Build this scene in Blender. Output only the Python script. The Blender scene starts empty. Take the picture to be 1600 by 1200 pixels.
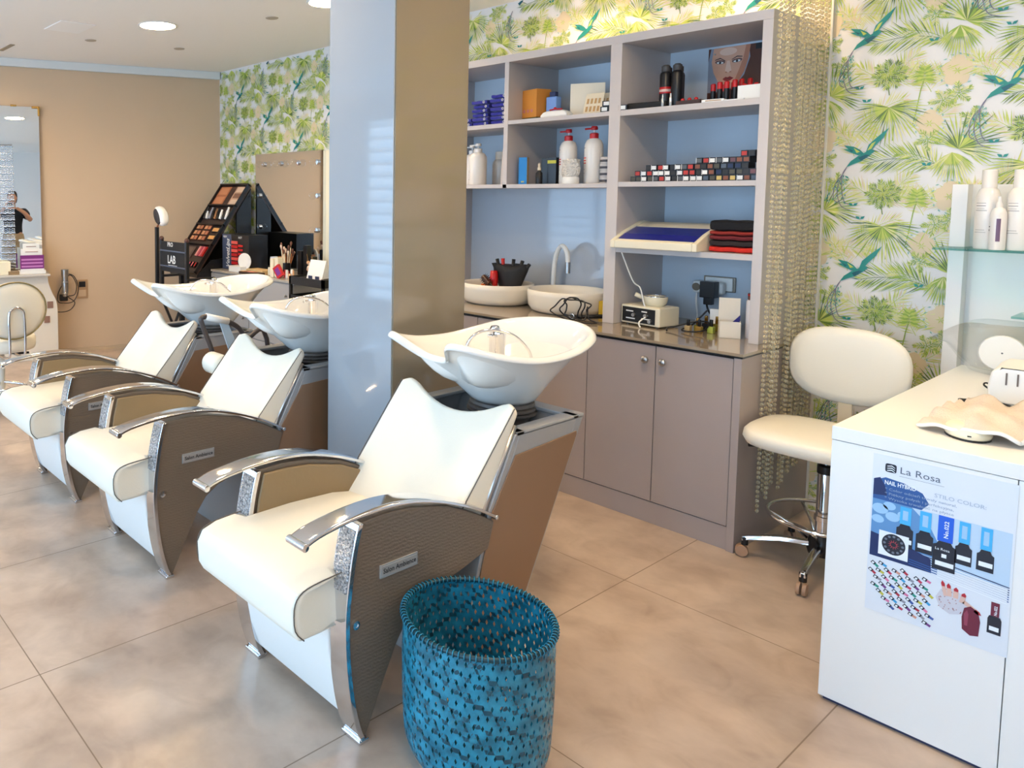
import bpy, bmesh, math, random
from math import sin, cos, pi, radians, sqrt
from mathutils import Vector, Matrix
random.seed(7)
S = bpy.context.scene
C = S.collection
# ------------------------------------------------------------------ camera
FPX, PPX, PPY = 1191.09, 430.0, 392.0
PITCH, A1 = radians(4.321), radians(36.068)
fh = Vector((-cos(A1), sin(A1), 0)); rt = Vector((sin(A1), cos(A1), 0)); up0 = Vector((0, 0, 1))
fw = fh*cos(PITCH) - up0*sin(PITCH); upv = up0*cos(PITCH) + fh*sin(PITCH)
cam = bpy.data.cameras.new('camera'); camo = bpy.data.objects.new('camera', cam); C.objects.link(camo)
cam.sensor_fit = 'HORIZONTAL'; cam.sensor_width = 36; cam.lens = FPX/1600*36
cam.shift_x = (800-PPX)/1600; cam.shift_y = -(600-PPY)/1600
M3 = Matrix((rt, upv, -fw)).transposed().to_4x4(); M3.translation = Vector((0, 0, 1.48))
camo.matrix_world = M3; cam.clip_start = .02
S.camera = camo
# ------------------------------------------------------------------ view, world
S.view_settings.view_transform = 'Standard'; S.view_settings.look = 'None'
S.view_settings.gamma = 1; S.view_settings.use_curve_mapping = False
S.view_settings.exposure = -.46
W = bpy.data.worlds.new('sky'); S.world = W; W.use_nodes = True
wn = W.node_tree; wn.nodes.clear()
wo = wn.nodes.new('ShaderNodeOutputWorld'); wb = wn.nodes.new('ShaderNodeBackground')
wb.inputs['Color'].default_value = (.52, .74, 1, 1); wb.inputs['Strength'].default_value = 2.6
wn.links.new(wb.outputs[0], wo.inputs[0])
def area(name, loc, rot, sx, sy, power, col, spread=pi):
    l = bpy.data.lights.new(name, 'AREA'); l.shape = 'RECTANGLE'; l.size = sx; l.size_y = sy
    l.energy = power*.42; l.color = col; l.spread = spread
    o = bpy.data.objects.new(name, l); C.objects.link(o); o.location = loc; o.rotation_euler = rot
    return o
CEIL = 2.67
# daylight coming in through the shop window
area('window_daylight', (-2.6, -2.75, 1.45), (radians(90), 0, 0), 9.6, 2.7, 1400, (.45, .70, 1))
# ------------------------------------------------------------------ materials
def lin(c):
    return tuple(((x/255)/12.92 if x/255 <= .04045 else ((x/255+.055)/1.055)**2.4) for x in c)
MATS = {}
def mat(name, rgb, rough=.5, metal=0, spec=.5, bump=None, emit=None, trans=0, noise=None, coat=0, alpha=1, sheen=0):
    if name in MATS: return MATS[name]
    m = bpy.data.materials.new(name); m.use_nodes = True
    nt = m.node_tree; b = nt.nodes['Principled BSDF']
    c = lin(rgb)
    b.inputs['Base Color'].default_value = (*c, 1); b.inputs['Roughness'].default_value = rough
    b.inputs['Metallic'].default_value = metal; b.inputs['Specular IOR Level'].default_value = spec
    if trans: b.inputs['Transmission Weight'].default_value = trans
    if coat: b.inputs['Coat Weight'].default_value = coat; b.inputs['Coat Roughness'].default_value = .05
    if alpha < 1: b.inputs['Alpha'].default_value = alpha
    if sheen: b.inputs['Sheen Weight'].default_value = sheen
    if emit: b.inputs['Emission Color'].default_value = (*lin(emit[0]), 1); b.inputs['Emission Strength'].default_value = emit[1]
    tc = nt.nodes.new('ShaderNodeTexCoord')
    if noise:
        sc, amt = noise
        n = nt.nodes.new('ShaderNodeTexNoise'); n.inputs['Scale'].default_value = sc; n.inputs['Detail'].default_value = 4
        nt.links.new(tc.outputs['Object'], n.inputs['Vector'])
        r = nt.nodes.new('ShaderNodeValToRGB')
        r.color_ramp.elements[0].position = .3; r.color_ramp.elements[1].position = .7
        r.color_ramp.elements[0].color = (*[x*(1-amt) for x in c], 1)
        r.color_ramp.elements[1].color = (*[min(1, x*(1+amt)) for x in c], 1)
        nt.links.new(n.outputs['Fac'], r.inputs[0]); nt.links.new(r.outputs[0], b.inputs['Base Color'])
    if bump:
        kind, sc, st = bump
        if kind == 'wave':
            t = nt.nodes.new('ShaderNodeTexWave'); t.bands_direction = 'Z'; t.inputs['Scale'].default_value = sc
            t.inputs['Distortion'].default_value = 5; t.inputs['Detail'].default_value = 2; t.inputs['Detail Scale'].default_value = 2
        elif kind == 'voronoi':
            t = nt.nodes.new('ShaderNodeTexVoronoi'); t.inputs['Scale'].default_value = sc
        else:
            t = nt.nodes.new('ShaderNodeTexNoise'); t.inputs['Scale'].default_value = sc; t.inputs['Detail'].default_value = 3
        nt.links.new(tc.outputs['Object'], t.inputs['Vector'])
        bp = nt.nodes.new('ShaderNodeBump'); bp.inputs['Strength'].default_value = st; bp.inputs['Distance'].default_value = .01
        nt.links.new(t.outputs[0], bp.inputs['Height']); nt.links.new(bp.outputs[0], b.inputs['Normal'])
    MATS[name] = m
    return m
WHITE_L = mat('cream leatherette', (240, 232, 214), .38, bump=('noise', 220, .06))
WHITE_P = mat('white painted panel', (232, 230, 224), .4)
CERAM = mat('white glazed ceramic', (238, 237, 232), .09, coat=.4)
CERAM2 = mat('matt cream ceramic', (238, 230, 214), .25)
CHROME = mat('chrome', (225, 225, 228), .09, metal=1)
STEEL = mat('brushed steel', (190, 188, 186), .28, metal=1)
CROC = mat('bronze embossed leatherette', (116, 99, 82), .36, bump=('wave', 30, .10))
CROC_IN = mat('bronze smooth leatherette', (142, 118, 84), .4, bump=('noise', 60, .06))
SILV = mat('silver grey laminate', (168, 166, 165), .3, metal=.25)
BROWNP = mat('bronze brown laminate', (146, 112, 84), .33, metal=.15)
PIPE = mat('dark seam', (96, 86, 76), .6)
BLACK = mat('black plastic', (22, 21, 23), .35)
BLACKM = mat('matt black', (28, 27, 28), .7)
RUBBER = mat('dark grey rubber', (58, 52, 48), .55)
GREYC = mat('grey laminate', (170, 157, 152), .42, noise=(3, .03))
GREYL = mat('light grey edge laminate', (200, 192, 188), .45)
GREYB = mat('blue grey laminate back', (206, 216, 226), .4)
GLASSP = mat('grey back-painted glass', (186, 194, 204), .06, coat=.5)
PILL_L = mat('cool-lit pillar glass', (158, 162, 166), .06, coat=.6)  # cool window light on the left face put into its colour
PILL_R = mat('warm-lit pillar glass', (134, 122, 102), .1, coat=.4)  # same cladding, with the warm light on the right face put into its colour
COUNTER = mat('taupe glass worktop', (160, 143, 120), .12, coat=.5)
WHITE = mat('white', (240, 238, 232), .4)
CREAM = mat('cream plastic', (238, 228, 200), .38)
RED = mat('red', (200, 30, 32), .35)
DRED = mat('dark red', (120, 24, 28), .7)
GOLD = mat('gold', (210, 160, 80), .25, metal=1)
BRASS = mat('brass', (200, 160, 90), .25, metal=1)
CRYS = mat('crystal bead', (255, 240, 205), .03, trans=.82, spec=.9)
CRYSM = mat('crystal rhinestone', (215, 222, 235), .15, metal=.5, bump=('voronoi', 190, 1.0), noise=(160, .7))
def thin_glass(name, tint, f):
    m = bpy.data.materials.new(name); m.use_nodes = True; nt = m.node_tree; nt.nodes.clear()
    o = nt.nodes.new('ShaderNodeOutputMaterial'); a = nt.nodes.new('ShaderNodeBsdfTransparent'); g = nt.nodes.new('ShaderNodeBsdfGlossy'); x = nt.nodes.new('ShaderNodeMixShader')
    lw = nt.nodes.new('ShaderNodeLayerWeight'); lw.inputs['Blend'].default_value = f
    a.inputs[0].default_value = (*tint, 1); g.inputs['Roughness'].default_value = .03
    nt.links.new(lw.outputs['Facing'], x.inputs[0]); nt.links.new(a.outputs[0], x.inputs[1]); nt.links.new(g.outputs[0], x.inputs[2]); nt.links.new(x.outputs[0], o.inputs[0])
    return m
GLASS = thin_glass('clear glass', (.99, .997, 1), .06)
GLASSG = thin_glass('greenish glass shelf', (.62, .86, .82), .12)
# polished porcelain floor with grout lines and cloudy stains
def floor_mat():
    m = bpy.data.materials.new('porcelain floor'); m.use_nodes = True; nt = m.node_tree; b = nt.nodes['Principled BSDF']
    tc = nt.nodes.new('ShaderNodeTexCoord'); sp = nt.nodes.new('ShaderNodeSeparateXYZ'); nt.links.new(tc.outputs['Object'], sp.inputs[0])
    def line(out, off, period, w):
        a = nt.nodes.new('ShaderNodeMath'); a.operation = 'SUBTRACT'; a.inputs[1].default_value = off; nt.links.new(out, a.inputs[0])
        p = nt.nodes.new('ShaderNodeMath'); p.operation = 'PINGPONG'; p.inputs[1].default_value = period/2; nt.links.new(a.outputs[0], p.inputs[0])
        l = nt.nodes.new('ShaderNodeMath'); l.operation = 'LESS_THAN'; l.inputs[1].default_value = w; nt.links.new(p.outputs[0], l.inputs[0])
        return l.outputs[0]
    lx = line(sp.outputs[0], -.742, .75, .0019); ly = line(sp.outputs[1], .735, 1.005, .0019)
    mx = nt.nodes.new('ShaderNodeMath'); mx.operation = 'MAXIMUM'; nt.links.new(lx, mx.inputs[0]); nt.links.new(ly, mx.inputs[1])
    n1 = nt.nodes.new('ShaderNodeTexNoise'); n1.inputs['Scale'].default_value = 2.2; n1.inputs['Detail'].default_value = 5; n1.inputs['Roughness'].default_value = .6
    nt.links.new(tc.outputs['Object'], n1.inputs['Vector'])
    r1 = nt.nodes.new('ShaderNodeValToRGB'); e = r1.color_ramp.elements
    e[0].position = .33; e[1].position = .68
    e[0].color = (*lin((170, 150, 134)), 1); e[1].color = (*lin((206, 186, 168)), 1)
    nt.links.new(n1.outputs['Fac'], r1.inputs[0])
    n2 = nt.nodes.new('ShaderNodeTexNoise'); n2.inputs['Scale'].default_value = 7; n2.inputs['Detail'].default_value = 6; n2.inputs['Distortion'].default_value = .8
    nt.links.new(tc.outputs['Object'], n2.inputs['Vector'])
    r2 = nt.nodes.new('ShaderNodeValToRGB'); e = r2.color_ramp.elements; e[0].position = .3; e[1].position = .55
    e[0].color = (.84, .82, .80, 1); e[1].color = (1, 1, 1, 1); nt.links.new(n2.outputs['Fac'], r2.inputs[0])
    mu = nt.nodes.new('ShaderNodeMix'); mu.data_type = 'RGBA'; mu.blend_type = 'MULTIPLY'; mu.inputs['Factor'].default_value = 1
    nt.links.new(r1.outputs[0], mu.inputs['A']); nt.links.new(r2.outputs[0], mu.inputs['B'])
    mg = nt.nodes.new('ShaderNodeMix'); mg.data_type = 'RGBA'; mg.inputs['B'].default_value = (*lin((128, 108, 88)), 1)
    nt.links.new(mx.outputs[0], mg.inputs['Factor']); nt.links.new(mu.outputs['Result'], mg.inputs['A'])
    nt.links.new(mg.outputs['Result'], b.inputs['Base Color'])
    b.inputs['Roughness'].default_value = .3; b.inputs['Specular IOR Level'].default_value = .5
    return m
# ------------------------------------------------------------------ mesh builder
def catmull(pts, n, closed=False):
    P = [Vector(p) for p in pts]; out = []; L = len(P)
    segs = L if closed else L-1
    for i in range(segs):
        if closed: a, b, c, d = P[(i-1) % L], P[i], P[(i+1) % L], P[(i+2) % L]
        else: a, b, c, d = P[max(i-1, 0)], P[i], P[i+1], P[min(i+2, L-1)]
        for k in range(n):
            t = k/n
            out.append(.5*((2*b)+(c-a)*t+(2*a-5*b+4*c-d)*t*t+(3*b-a-3*c+d)*t**3))
    if not closed: out.append(P[-1].copy())
    return out
class MB:
    def __init__(s): s.v = []; s.f = []; s.m = []; s.mats = []
    def mi(s, m):
        if m not in s.mats: s.mats.append(m)
        return s.mats.index(m)
    def add(s, vs, fs, m, T=None):
        o = len(s.v); k = s.mi(m)
        for p in vs:
            p = Vector(p); s.v.append(T @ p if T else p)
        for f in fs: s.f.append(tuple(o+i for i in f)); s.m.append(k)
        return s
    def box(s, x0, x1, y0, y1, z0, z1, m, T=None):
        v = [(x0,y0,z0),(x1,y0,z0),(x1,y1,z0),(x0,y1,z0),(x0,y0,z1),(x1,y0,z1),(x1,y1,z1),(x0,y1,z1)]
        return s.add(v, [(0,3,2,1),(4,5,6,7),(0,1,5,4),(1,2,6,5),(2,3,7,6),(3,0,4,7)], m, T)
    def prism(s, prof, a0, a1, m, axis='x', T=None):
        n = len(prof); A = []
        for a in (a0, a1):
            for (p, q) in prof:
                A.append({'x': (a, p, q), 'y': (p, a, q), 'z': (p, q, a)}[axis])
        fs = [tuple(range(n-1, -1, -1)), tuple(range(n, 2*n))]
        for i in range(n): j = (i+1) % n; fs.append((i, j, n+j, n+i))
        return s.add(A, fs, m, T)
    def rings(s, R, m, cap0=True, cap1=True, closed=False, T=None):
        n = len(R[0]); vs = [p for r in R for p in r]; fs = []
        K = len(R)
        for k in range(K if closed else K-1):
            a = k*n; b = ((k+1) % K)*n
            for i in range(n): j = (i+1) % n; fs.append((a+i, a+j, b+j, b+i))
        if not closed:
            if cap0: fs.append(tuple(range(n-1, -1, -1)))
            if cap1: fs.append(tuple((K-1)*n+i for i in range(n)))
        return s.add(vs, fs, m, T)
    def lathe(s, prof, m, c=(0,0,0), n=24, T=None, axis='z'):
        R = []
        for (r, z) in prof:
            r = max(r, .0002)
            ring = []
            for i in range(n):
                a = 2*pi*i/n
                p = {'z': (r*cos(a), r*sin(a), z), 'y': (r*cos(a), z, -r*sin(a)), 'x': (z, r*cos(a), r*sin(a))}[axis]
                ring.append((c[0]+p[0], c[1]+p[1], c[2]+p[2]))
            R.append(ring)
        return s.rings(R, m, T=T)
    def tube(s, path, r, m, n=8, closed=False, T=None, flat=None):
        P = [Vector(p) for p in path]; R = []; L = len(P); prev = None
        for i, p in enumerate(P):
            if closed: d = P[(i+1) % L]-P[i-1]
            else: d = P[min(i+1, L-1)]-P[max(i-1, 0)]
            if d.length < 1e-9: d = Vector((0, 0, 1))
            d.normalize()
            if prev is None:
                u = Vector((0, 0, 1)) if abs(d.z) < .9 else Vector((1, 0, 0))
                u = (u-d*u.dot(d)).normalized()
            else:
                u = prev-d*prev.dot(d); u.normalize()
            prev = u; w = d.cross(u)
            rr = r[i] if isinstance(r, (list, tuple)) else r
            R.append([p+(u*cos(2*pi*k/n)+w*sin(2*pi*k/n))*rr for k in range(n)])
        return s.rings(R, m, closed=closed, T=T)
    def sphere(s, c, r, m, n=10, k=6, sc=(1,1,1), T=None):
        R = []
        for j in range(k+1):
            t = pi*j/k
            rr = max(sin(t)*r, .0001)
            R.append([(c[0]+rr*cos(2*pi*i/n)*sc[0], c[1]+rr*sin(2*pi*i/n)*sc[1], c[2]-r*cos(t)*sc[2]) for i in range(n)])
        return s.rings(R, m, T=T)
    def torus(s, c, R_, r, m, n=24, k=6, axis='z', T=None):
        P = []
        for i in range(n):
            a = 2*pi*i/n
            P.append({'z': (c[0]+R_*cos(a), c[1]+R_*sin(a), c[2]), 'y': (c[0]+R_*cos(a), c[1], c[2]+R_*sin(a)), 'x': (c[0], c[1]+R_*cos(a), c[2]+R_*sin(a))}[axis])
        return s.tube(P, r, m, n=k, closed=True, T=T)
    def poly(s, pts, m, T=None): return s.add(pts, [tuple(range(len(pts)))], m, T)
    def text(s, body, size, m, T, bold=False, shear=0, align='LEFT', sx=1):
        cu = bpy.data.curves.new('t', 'FONT'); cu.body = body; cu.size = size; cu.align_x = align; cu.shear = shear
        cu.resolution_u = 2; cu.offset = .0 if not bold else size*.02
        ob = bpy.data.objects.new('t', cu); C.objects.link(ob)
        dg = bpy.context.evaluated_depsgraph_get(); me = bpy.data.meshes.new_from_object(ob.evaluated_get(dg))
        vs = [Vector((v.co.x*sx, v.co.y, 0)) for v in me.vertices]; fs = [tuple(p.vertices) for p in me.polygons]
        s.add(vs, fs, m, T)
        bpy.data.objects.remove(ob); bpy.data.curves.remove(cu); bpy.data.meshes.remove(me)
        return s
    def build(s, name, parent=None, smooth=False, bevel=0, sub=0, seg=2, loc=None, rotz=0, auto=None):
        me = bpy.data.meshes.new(name); me.from_pydata([tuple(p) for p in s.v], [], s.f)
        for m in s.mats: me.materials.append(m)
        me.polygons.foreach_set('material_index', s.m)
        bm = bmesh.new(); bm.from_mesh(me); bmesh.ops.recalc_face_normals(bm, faces=bm.faces) if not getattr(s, 'flatmode', False) else None
        bm.to_mesh(me); bm.free()
        if smooth or sub: me.polygons.foreach_set('use_smooth', [True]*len(me.polygons))
        if auto is not None: me.set_sharp_from_angle(angle=radians(auto))
        me.update()
        o = bpy.data.objects.new(name, me); C.objects.link(o)
        if bevel:
            b = o.modifiers.new('bevel', 'BEVEL'); b.width = bevel; b.segments = seg; b.limit_method = 'ANGLE'; b.angle_limit = radians(40)
            me.polygons.foreach_set('use_smooth', [True]*len(me.polygons)); b.harden_normals = False
            if auto is None:
                me.set_sharp_from_angle(angle=radians(180))
                w = o.modifiers.new('wn', 'WEIGHTED_NORMAL'); w.keep_sharp = False
        if sub:
            q = o.modifiers.new('sub', 'SUBSURF'); q.levels = sub; q.render_levels = sub
        if parent: o.parent = parent
        if loc is not None: o.location = loc
        if rotz: o.rotation_euler = (0, 0, rotz)
        return o
def tag(o, label, cat, group=None, kind=None):
    o['label'] = label; o['category'] = cat
    if group: o['group'] = group
    if kind: o['kind'] = kind
    return o
def thing(name, label, cat, loc=(0,0,0), rotz=0, group=None):
    o = bpy.data.objects.new(name, None); C.objects.link(o); o.empty_display_size = .05
    o.location = loc; o.rotation_euler = (0, 0, rotz)
    return tag(o, label, cat, group)
def struct(mb, name, **k):
    o = mb.build(name, **k); o['kind'] = 'structure'; return o
def copy_tree(o, parent=None):
    c = o.copy(); C.objects.link(c)
    if parent is not None: c.parent = parent
    for ch in list(o.children): copy_tree(ch, c)
    return c
def TR(loc, rx=0, ry=0, rz=0, s=1):
    return Matrix.Translation(loc) @ Matrix.Rotation(rz, 4, 'Z') @ Matrix.Rotation(ry, 4, 'Y') @ Matrix.Rotation(rx, 4, 'X') @ Matrix.Scale(s, 4)
# text plane facing -Y (reads left to right along +X)
def TXT(x, y, z, rz=0): return Matrix.Translation((x, y, z)) @ Matrix.Rotation(rz, 4, 'Z') @ Matrix.Rotation(pi/2, 4, 'X')
# ================================================================== ROOM
BEIGE = mat('beige painted wall', (208, 182, 152), .75, noise=(1.2, .03))
CEILM = mat('white ceiling paint', (250, 246, 240), .8)
WHITEW = mat('off white wall', (236, 230, 224), .8)
CORN = mat('cornice paint', (222, 224, 222), .7)
P1 = Vector((-6.724, 3.036, 0)); WD = Vector((.2071, .9783, 0)); WN = Vector((.9783, -.2071, 0))
WANG = math.atan2(WD.y, WD.x)
def WL(s, h, off=0): p = P1+WD*s+WN*off; return Vector((p.x, p.y, h))
YB = 4.06
def wx(y): return P1.x+(y-P1.y)*WD.x/WD.y
xc1, xc0 = wx(YB), wx(-2.4)
f = MB(); f.prism([(xc0-.1, -2.5), (2.5, -2.5), (2.5, YB+.1), (xc1-.1, YB+.1)], -.08, 0, floor_mat(), axis='z')
struct(f, 'floor')
f = MB(); f.prism([(xc0-.1, -2.5), (2.5, -2.5), (2.5, YB+.1), (xc1-.1, YB+.1)], CEIL, CEIL+.08, CEILM, axis='z')
struct(f, 'ceiling')
T_L = Matrix.Translation(P1) @ Matrix.Rotation(WANG, 4, 'Z')      # local x along the left wall, local -y into the room
f = MB(); f.box(-6.5, 1.2, 0, .08, 0, CEIL, BEIGE, T_L); struct(f, 'wall_left')
f = MB(); f.box(-5.6, 1.04, -.035, 0, 2.597, CEIL, CORN, T_L); struct(f, 'trim_1', bevel=.006)
f = MB(); f.box(-5.6, 1.04, -.012, 0, 0, .035, mat('baseboard', (196, 172, 142), .5), T_L); struct(f, 'baseboard_left')
f = MB(); f.box(2.4, 2.48, -2.4, YB, 0, CEIL, WHITEW); struct(f, 'wall_right')
# front wall: piers, lintel and low sill around five shop windows
f = MB()
wins = [(-7.2, -5.45), (-5.25, -3.45), (-3.25, -1.45), (-1.25, .55), (.75, 2.2)]
f.box(xc0, 2.48, -2.48, -2.4, 2.42, CEIL, WHITEW); f.box(xc0, 2.48, -2.48, -2.4, 0, .12, WHITEW)
e = [xc0]+[q for w_ in wins for q in w_]+[2.48]
for i in range(0, len(e), 2): f.box(e[i], e[i+1], -2.48, -2.4, .12, 2.42, WHITEW)
struct(f, 'wall_front')
PANE = bpy.data.materials.new('window pane'); PANE.use_nodes = True
nt = PANE.node_tree; nt.nodes.clear(); o_ = nt.nodes.new('ShaderNodeOutputMaterial'); mx_ = nt.nodes.new('ShaderNodeMixShader')
tr_ = nt.nodes.new('ShaderNodeBsdfTransparent'); gl_ = nt.nodes.new('ShaderNodeBsdfGlossy'); gl_.inputs['Roughness'].default_value = .02
mx_.inputs[0].default_value = .06; nt.links.new(tr_.outputs[0], mx_.inputs[1]); nt.links.new(gl_.outputs[0], mx_.inputs[2]); nt.links.new(mx_.outputs[0], o_.inputs[0])
FRM = mat('window frame', (90, 88, 86), .5)
for i, (a, b) in enumerate(wins):
    f = MB()
    f.box(a, a+.05, -2.47, -2.41, .12, 2.42, FRM); f.box(b-.05, b, -2.47, -2.41, .12, 2.42, FRM)
    f.box(a+.05, b-.05, -2.47, -2.41, .12, .17, FRM); f.box(a+.05, b-.05, -2.47, -2.41, 2.37, 2.42, FRM)
    m_ = (a+b)/2; f.box(m_-.02, m_+.02, -2.465, -2.415, .17, 2.37, FRM)
    fr = struct(f, 'window_%d' % (i+1))
    p = MB(); p.box(a+.05, m_-.02, -2.443, -2.437, .17, 2.37, PANE); p.box(m_+.02, b-.05, -2.443, -2.437, .17, 2.37, PANE)
    p.build('pane', fr)
# ------------------------------------------------------------------ wallpaper
PAPER = mat('wallpaper silvery ground', (230, 226, 222), .42, noise=(5, .02))
G1 = mat('print yellow green', (196, 204, 92), .45); G2 = mat('print mid green', (150, 176, 62), .45)
G3 = mat('print dark olive', (104, 128, 60), .45); G4 = mat('print pale yellow', (224, 220, 152), .45)
G5 = mat('print sand', (226, 206, 170), .45); G6 = mat('print teal', (36, 140, 128), .45)
G7 = mat('print deep teal', (24, 92, 104), .45); G8 = mat('print pale teal', (142, 188, 172), .45); G9 = mat('print grey line', (128, 122, 138), .45)
def wallpaper(mb, X0, X1, Y, Z0, Z1):
    rnd = random.Random(3)
    def inside(p): return X0+.004 < p[0] < X1-.004 and Z0+.004 < p[1] < Z1-.004
    def P(pts, m, l):
        if all(inside(p) for p in pts):
            o = .0004*l+rnd.uniform(.0001, .0011); mb.poly([(p[0], Y-o, p[1]) for p in pts], m)
    def leaf(x, z, a, L, w, m, l):
        dx, dz = cos(a), sin(a)
        P([(x, z), (x+dx*L*.45-dz*w, z+dz*L*.45+dx*w), (x+dx*L, z+dz*L), (x+dx*L*.45+dz*w, z+dz*L*.45-dx*w)], m, l)
    def ribbon(pts, w, m, l):
        for i in range(len(pts)-1):
            a, b = pts[i], pts[i+1]; dx, dz = b[0]-a[0], b[1]-a[1]; q = sqrt(dx*dx+dz*dz)+1e-9; nx, nz = -dz/q*w, dx/q*w
            P([(a[0]-nx, a[1]-nz), (b[0]-nx, b[1]-nz), (b[0]+nx, b[1]+nz), (a[0]+nx, a[1]+nz)], m, l)
    def frond(x, z, a, L, bend, mats_, l, n=16, ll=.05):
        pts = []; px, pz = x, z
        for i in range(n+1):
            aa = a+bend*i/n; pts.append((px, pz)); px += cos(aa)*L/n; pz += sin(aa)*L/n
        ribbon(pts, .0012, mats_[-1], l)
        for i in range(1, n+1):
            aa = a+bend*i/n; k = ll*(.45+.9*sin(pi*min(1, (i+2)/(n+3))))
            for sd in (-1, 1):
                leaf(pts[i][0], pts[i][1], aa+sd*(1.0-.5*i/n)+rnd.uniform(-.1, .1), k*rnd.uniform(.85, 1.15), .0024, rnd.choice(mats_), l+(sd > 0))
    def fan(x, z, a0, a1, R, mats_, l, n=17):
        for i in range(n):
            a = a0+(a1-a0)*i/(n-1); L = R*(.72+.28*sin(pi*i/(n-1)))*rnd.uniform(.9, 1.08)
            mid = (x+cos(a)*L*.55, z+sin(a)*L*.55); droop = -.25*cos(a)*1
            leaf(x, z, a, L*.62, .0032, rnd.choice(mats_), l)
            leaf(x+cos(a)*L*.4, z+sin(a)*L*.4, a+droop, L*.62, .003, rnd.choice(mats_), l+1)
    def U(u): return u/1022
    def V(v): return -v/777
    def motif(bx, bz, ph):
        def p(u, v): return (bx+U(u-320), bz+V(v-120))
        # sandy and pale fronds behind
        for (u, v, a, L, b_) in [(420, 300, 1.2, .12, -.5), (430, 290, .35, .13, -.4), (400, 300, 2.2, .10, .4), (640, 300, 2.6, .11, .5), (500, 440, .3, .12, .5), (700, 250, .2, .10, -.6), (330, 420, .9, .13, -.6), (560, 330, 2.0, .12, .5), (760, 330, 1.8, .12, .6), (300, 480, 2.6, .1, .4)]:
            frond(*p(u, v), a, L*1.3, b_, [G4, G5, G4, G1], 1, 18, .055)
        for (u, v, r) in [(640, 270, .05), (560, 430, .045)]:
            for k in range(5):
                a = 2*pi*k/5+.3; q = p(u, v); c = (q[0]+cos(a)*r*.5, q[1]+sin(a)*r*.7)
                P([(c[0]+cos(t*pi/4)*r*.5, c[1]+sin(t*pi/4)*r*.6) for t in range(8)], G5, 3)
            for k in range(14):
                a = 2*pi*k/14; q = p(u, v); leaf(q[0]+cos(a)*r*1.05, q[1]+sin(a)*r*1.3, a+1.2, .014, .003, G8, 4)
            for k in range(6): q = p(u, v); leaf(q[0], q[1], k*1.05, .018, .002, G1, 5)
        # large arching frond and fan palms
        frond(*p(600, 170), 2.7, .25, .8, [G1, G1, G2, G3], 5, 26, .075)
        frond(*p(610, 180), 2.3, .16, .8, [G1, G4, G2], 5, 18, .06)
        fan(*p(660, 120), -.6, 2.7, .16, [G1, G1, G2, G4, G3], 6, 30)
        fan(*p(640, 130), -2.5, -.5, .13, [G1, G2, G4], 6, 20)
        fan(*p(420, 370), -3.5, .35, .165, [G1, G1, G2, G3, G4], 7, 34)
        ribbon([p(420, 370), p(440, 420), p(438, 480)], .002, G2, 6)
        # dark star palm
        for k in range(9): frond(*p(415, 262), 2*pi*k/9+.2, .055, .3, [G2, G3, G1], 8, 7, .022)
        ribbon([p(415, 262), p(412, 300), p(418, 330)], .0018, G3, 7)
        # pinnate leaf on a stalk
        ribbon([p(505, 430), p(515, 380), p(525, 320), p(535, 285)], .0018, G2, 6)
        for k in range(9):
            for sd in (-1, 1): q = p(535+sd*3, 290-k*4); leaf(q[0], q[1], pi/2+sd*(2.0-k*.16), .048-.002*k, .006, [G1, G2][k % 2], 8)
        # small foliage
        for (u, v) in [(600, 360), (650, 340), (700, 420), (560, 480)]:
            for k in range(5): frond(*p(u, v), 2*pi*k/5+u, .04, .4, [G1, G4, G2], 5, 6, .016)
        # hummingbird
        b = lambda pts, m, l: P([p(*q) for q in pts], m, l)
        b([(275, 170), (290, 150), (318, 132), (350, 118), (370, 112), (378, 118), (360, 132), (330, 150), (300, 160)], G6, 12)
        b([(318, 138), (345, 128), (360, 130), (330, 150)], G7, 13)
        b([(370, 112), (400, 122), (378, 119)], G3, 12)
        b([(340, 125), (325, 112), (300, 100), (262, 94), (280, 108), (262, 108), (290, 120), (318, 130)], G6, 14)
        b([(325, 118), (300, 104), (312, 122)], G1, 15); b([(300, 114), (280, 106), (292, 118)], G7, 15)
        b([(345, 122), (355, 95), (385, 70), (425, 42), (405, 75), (378, 100), (360, 122)], G6, 14)
        b([(350, 115), (365, 92), (380, 85), (365, 110)], G1, 15)
        for k, (c1, c2) in enumerate([((245, 250), (300, 318)), ((262, 240), (308, 300)), ((235, 230), (250, 290))]):
            pts = [p(*tuple(q)) for q in [(278, 168), (262, 195), c1, ((c1[0]+c2[0])/2-10, (c1[1]+c2[1])/2+18), c2]]
            pts = [(q.x, q.y) for q in catmull([(a[0], a[1], 0) for a in pts], 5)]
            ribbon(pts, .0016, G9, 10)
        for k in range(46):
            t = rnd.random(); q = p(270-38*t+rnd.uniform(-30, 34)*(.3+t), 185+100*t+rnd.uniform(-6, 6))
            leaf(q[0], q[1], rnd.uniform(-2.4, -.8), .014, .0026, rnd.choice([G8, G8, G6]), 9)
        for (u, v) in [(768, 105), (797, 150), (560, 170)]:
            for sd in (-1, 1): q = p(u, v); leaf(q[0], q[1], pi/2+sd*.9, .022, .006, G6, 12)
    REP, DX = .508, .449
    k = -13
    while True:
        bx = -1.215+k*DX
        if bx > X1+.3: break
        if bx > X0-.6:
            z = 2.167-(REP*.5 if k % 2 else 0)+REP*2
            while z > Z0-.6: motif(bx, z, 0); z -= REP
        k += 1
f = MB(); f.box(xc1, 2.48, YB, YB+.08, 0, CEIL, PAPER)
wallpaper(f, xc1, 0.4, YB, 0.0, CEIL)
f.flatmode = True
struct(f, 'wall_back')
f = MB(); f.box(-1.344, -1.336, YB-.014, YB-.012, 0, CEIL, mat('pale corner strip', (236, 230, 214), .4)); f.box(-1.344, -1.336, YB-.012, YB, 0, CEIL, mat('pale corner strip', (1,1,1)))
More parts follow.
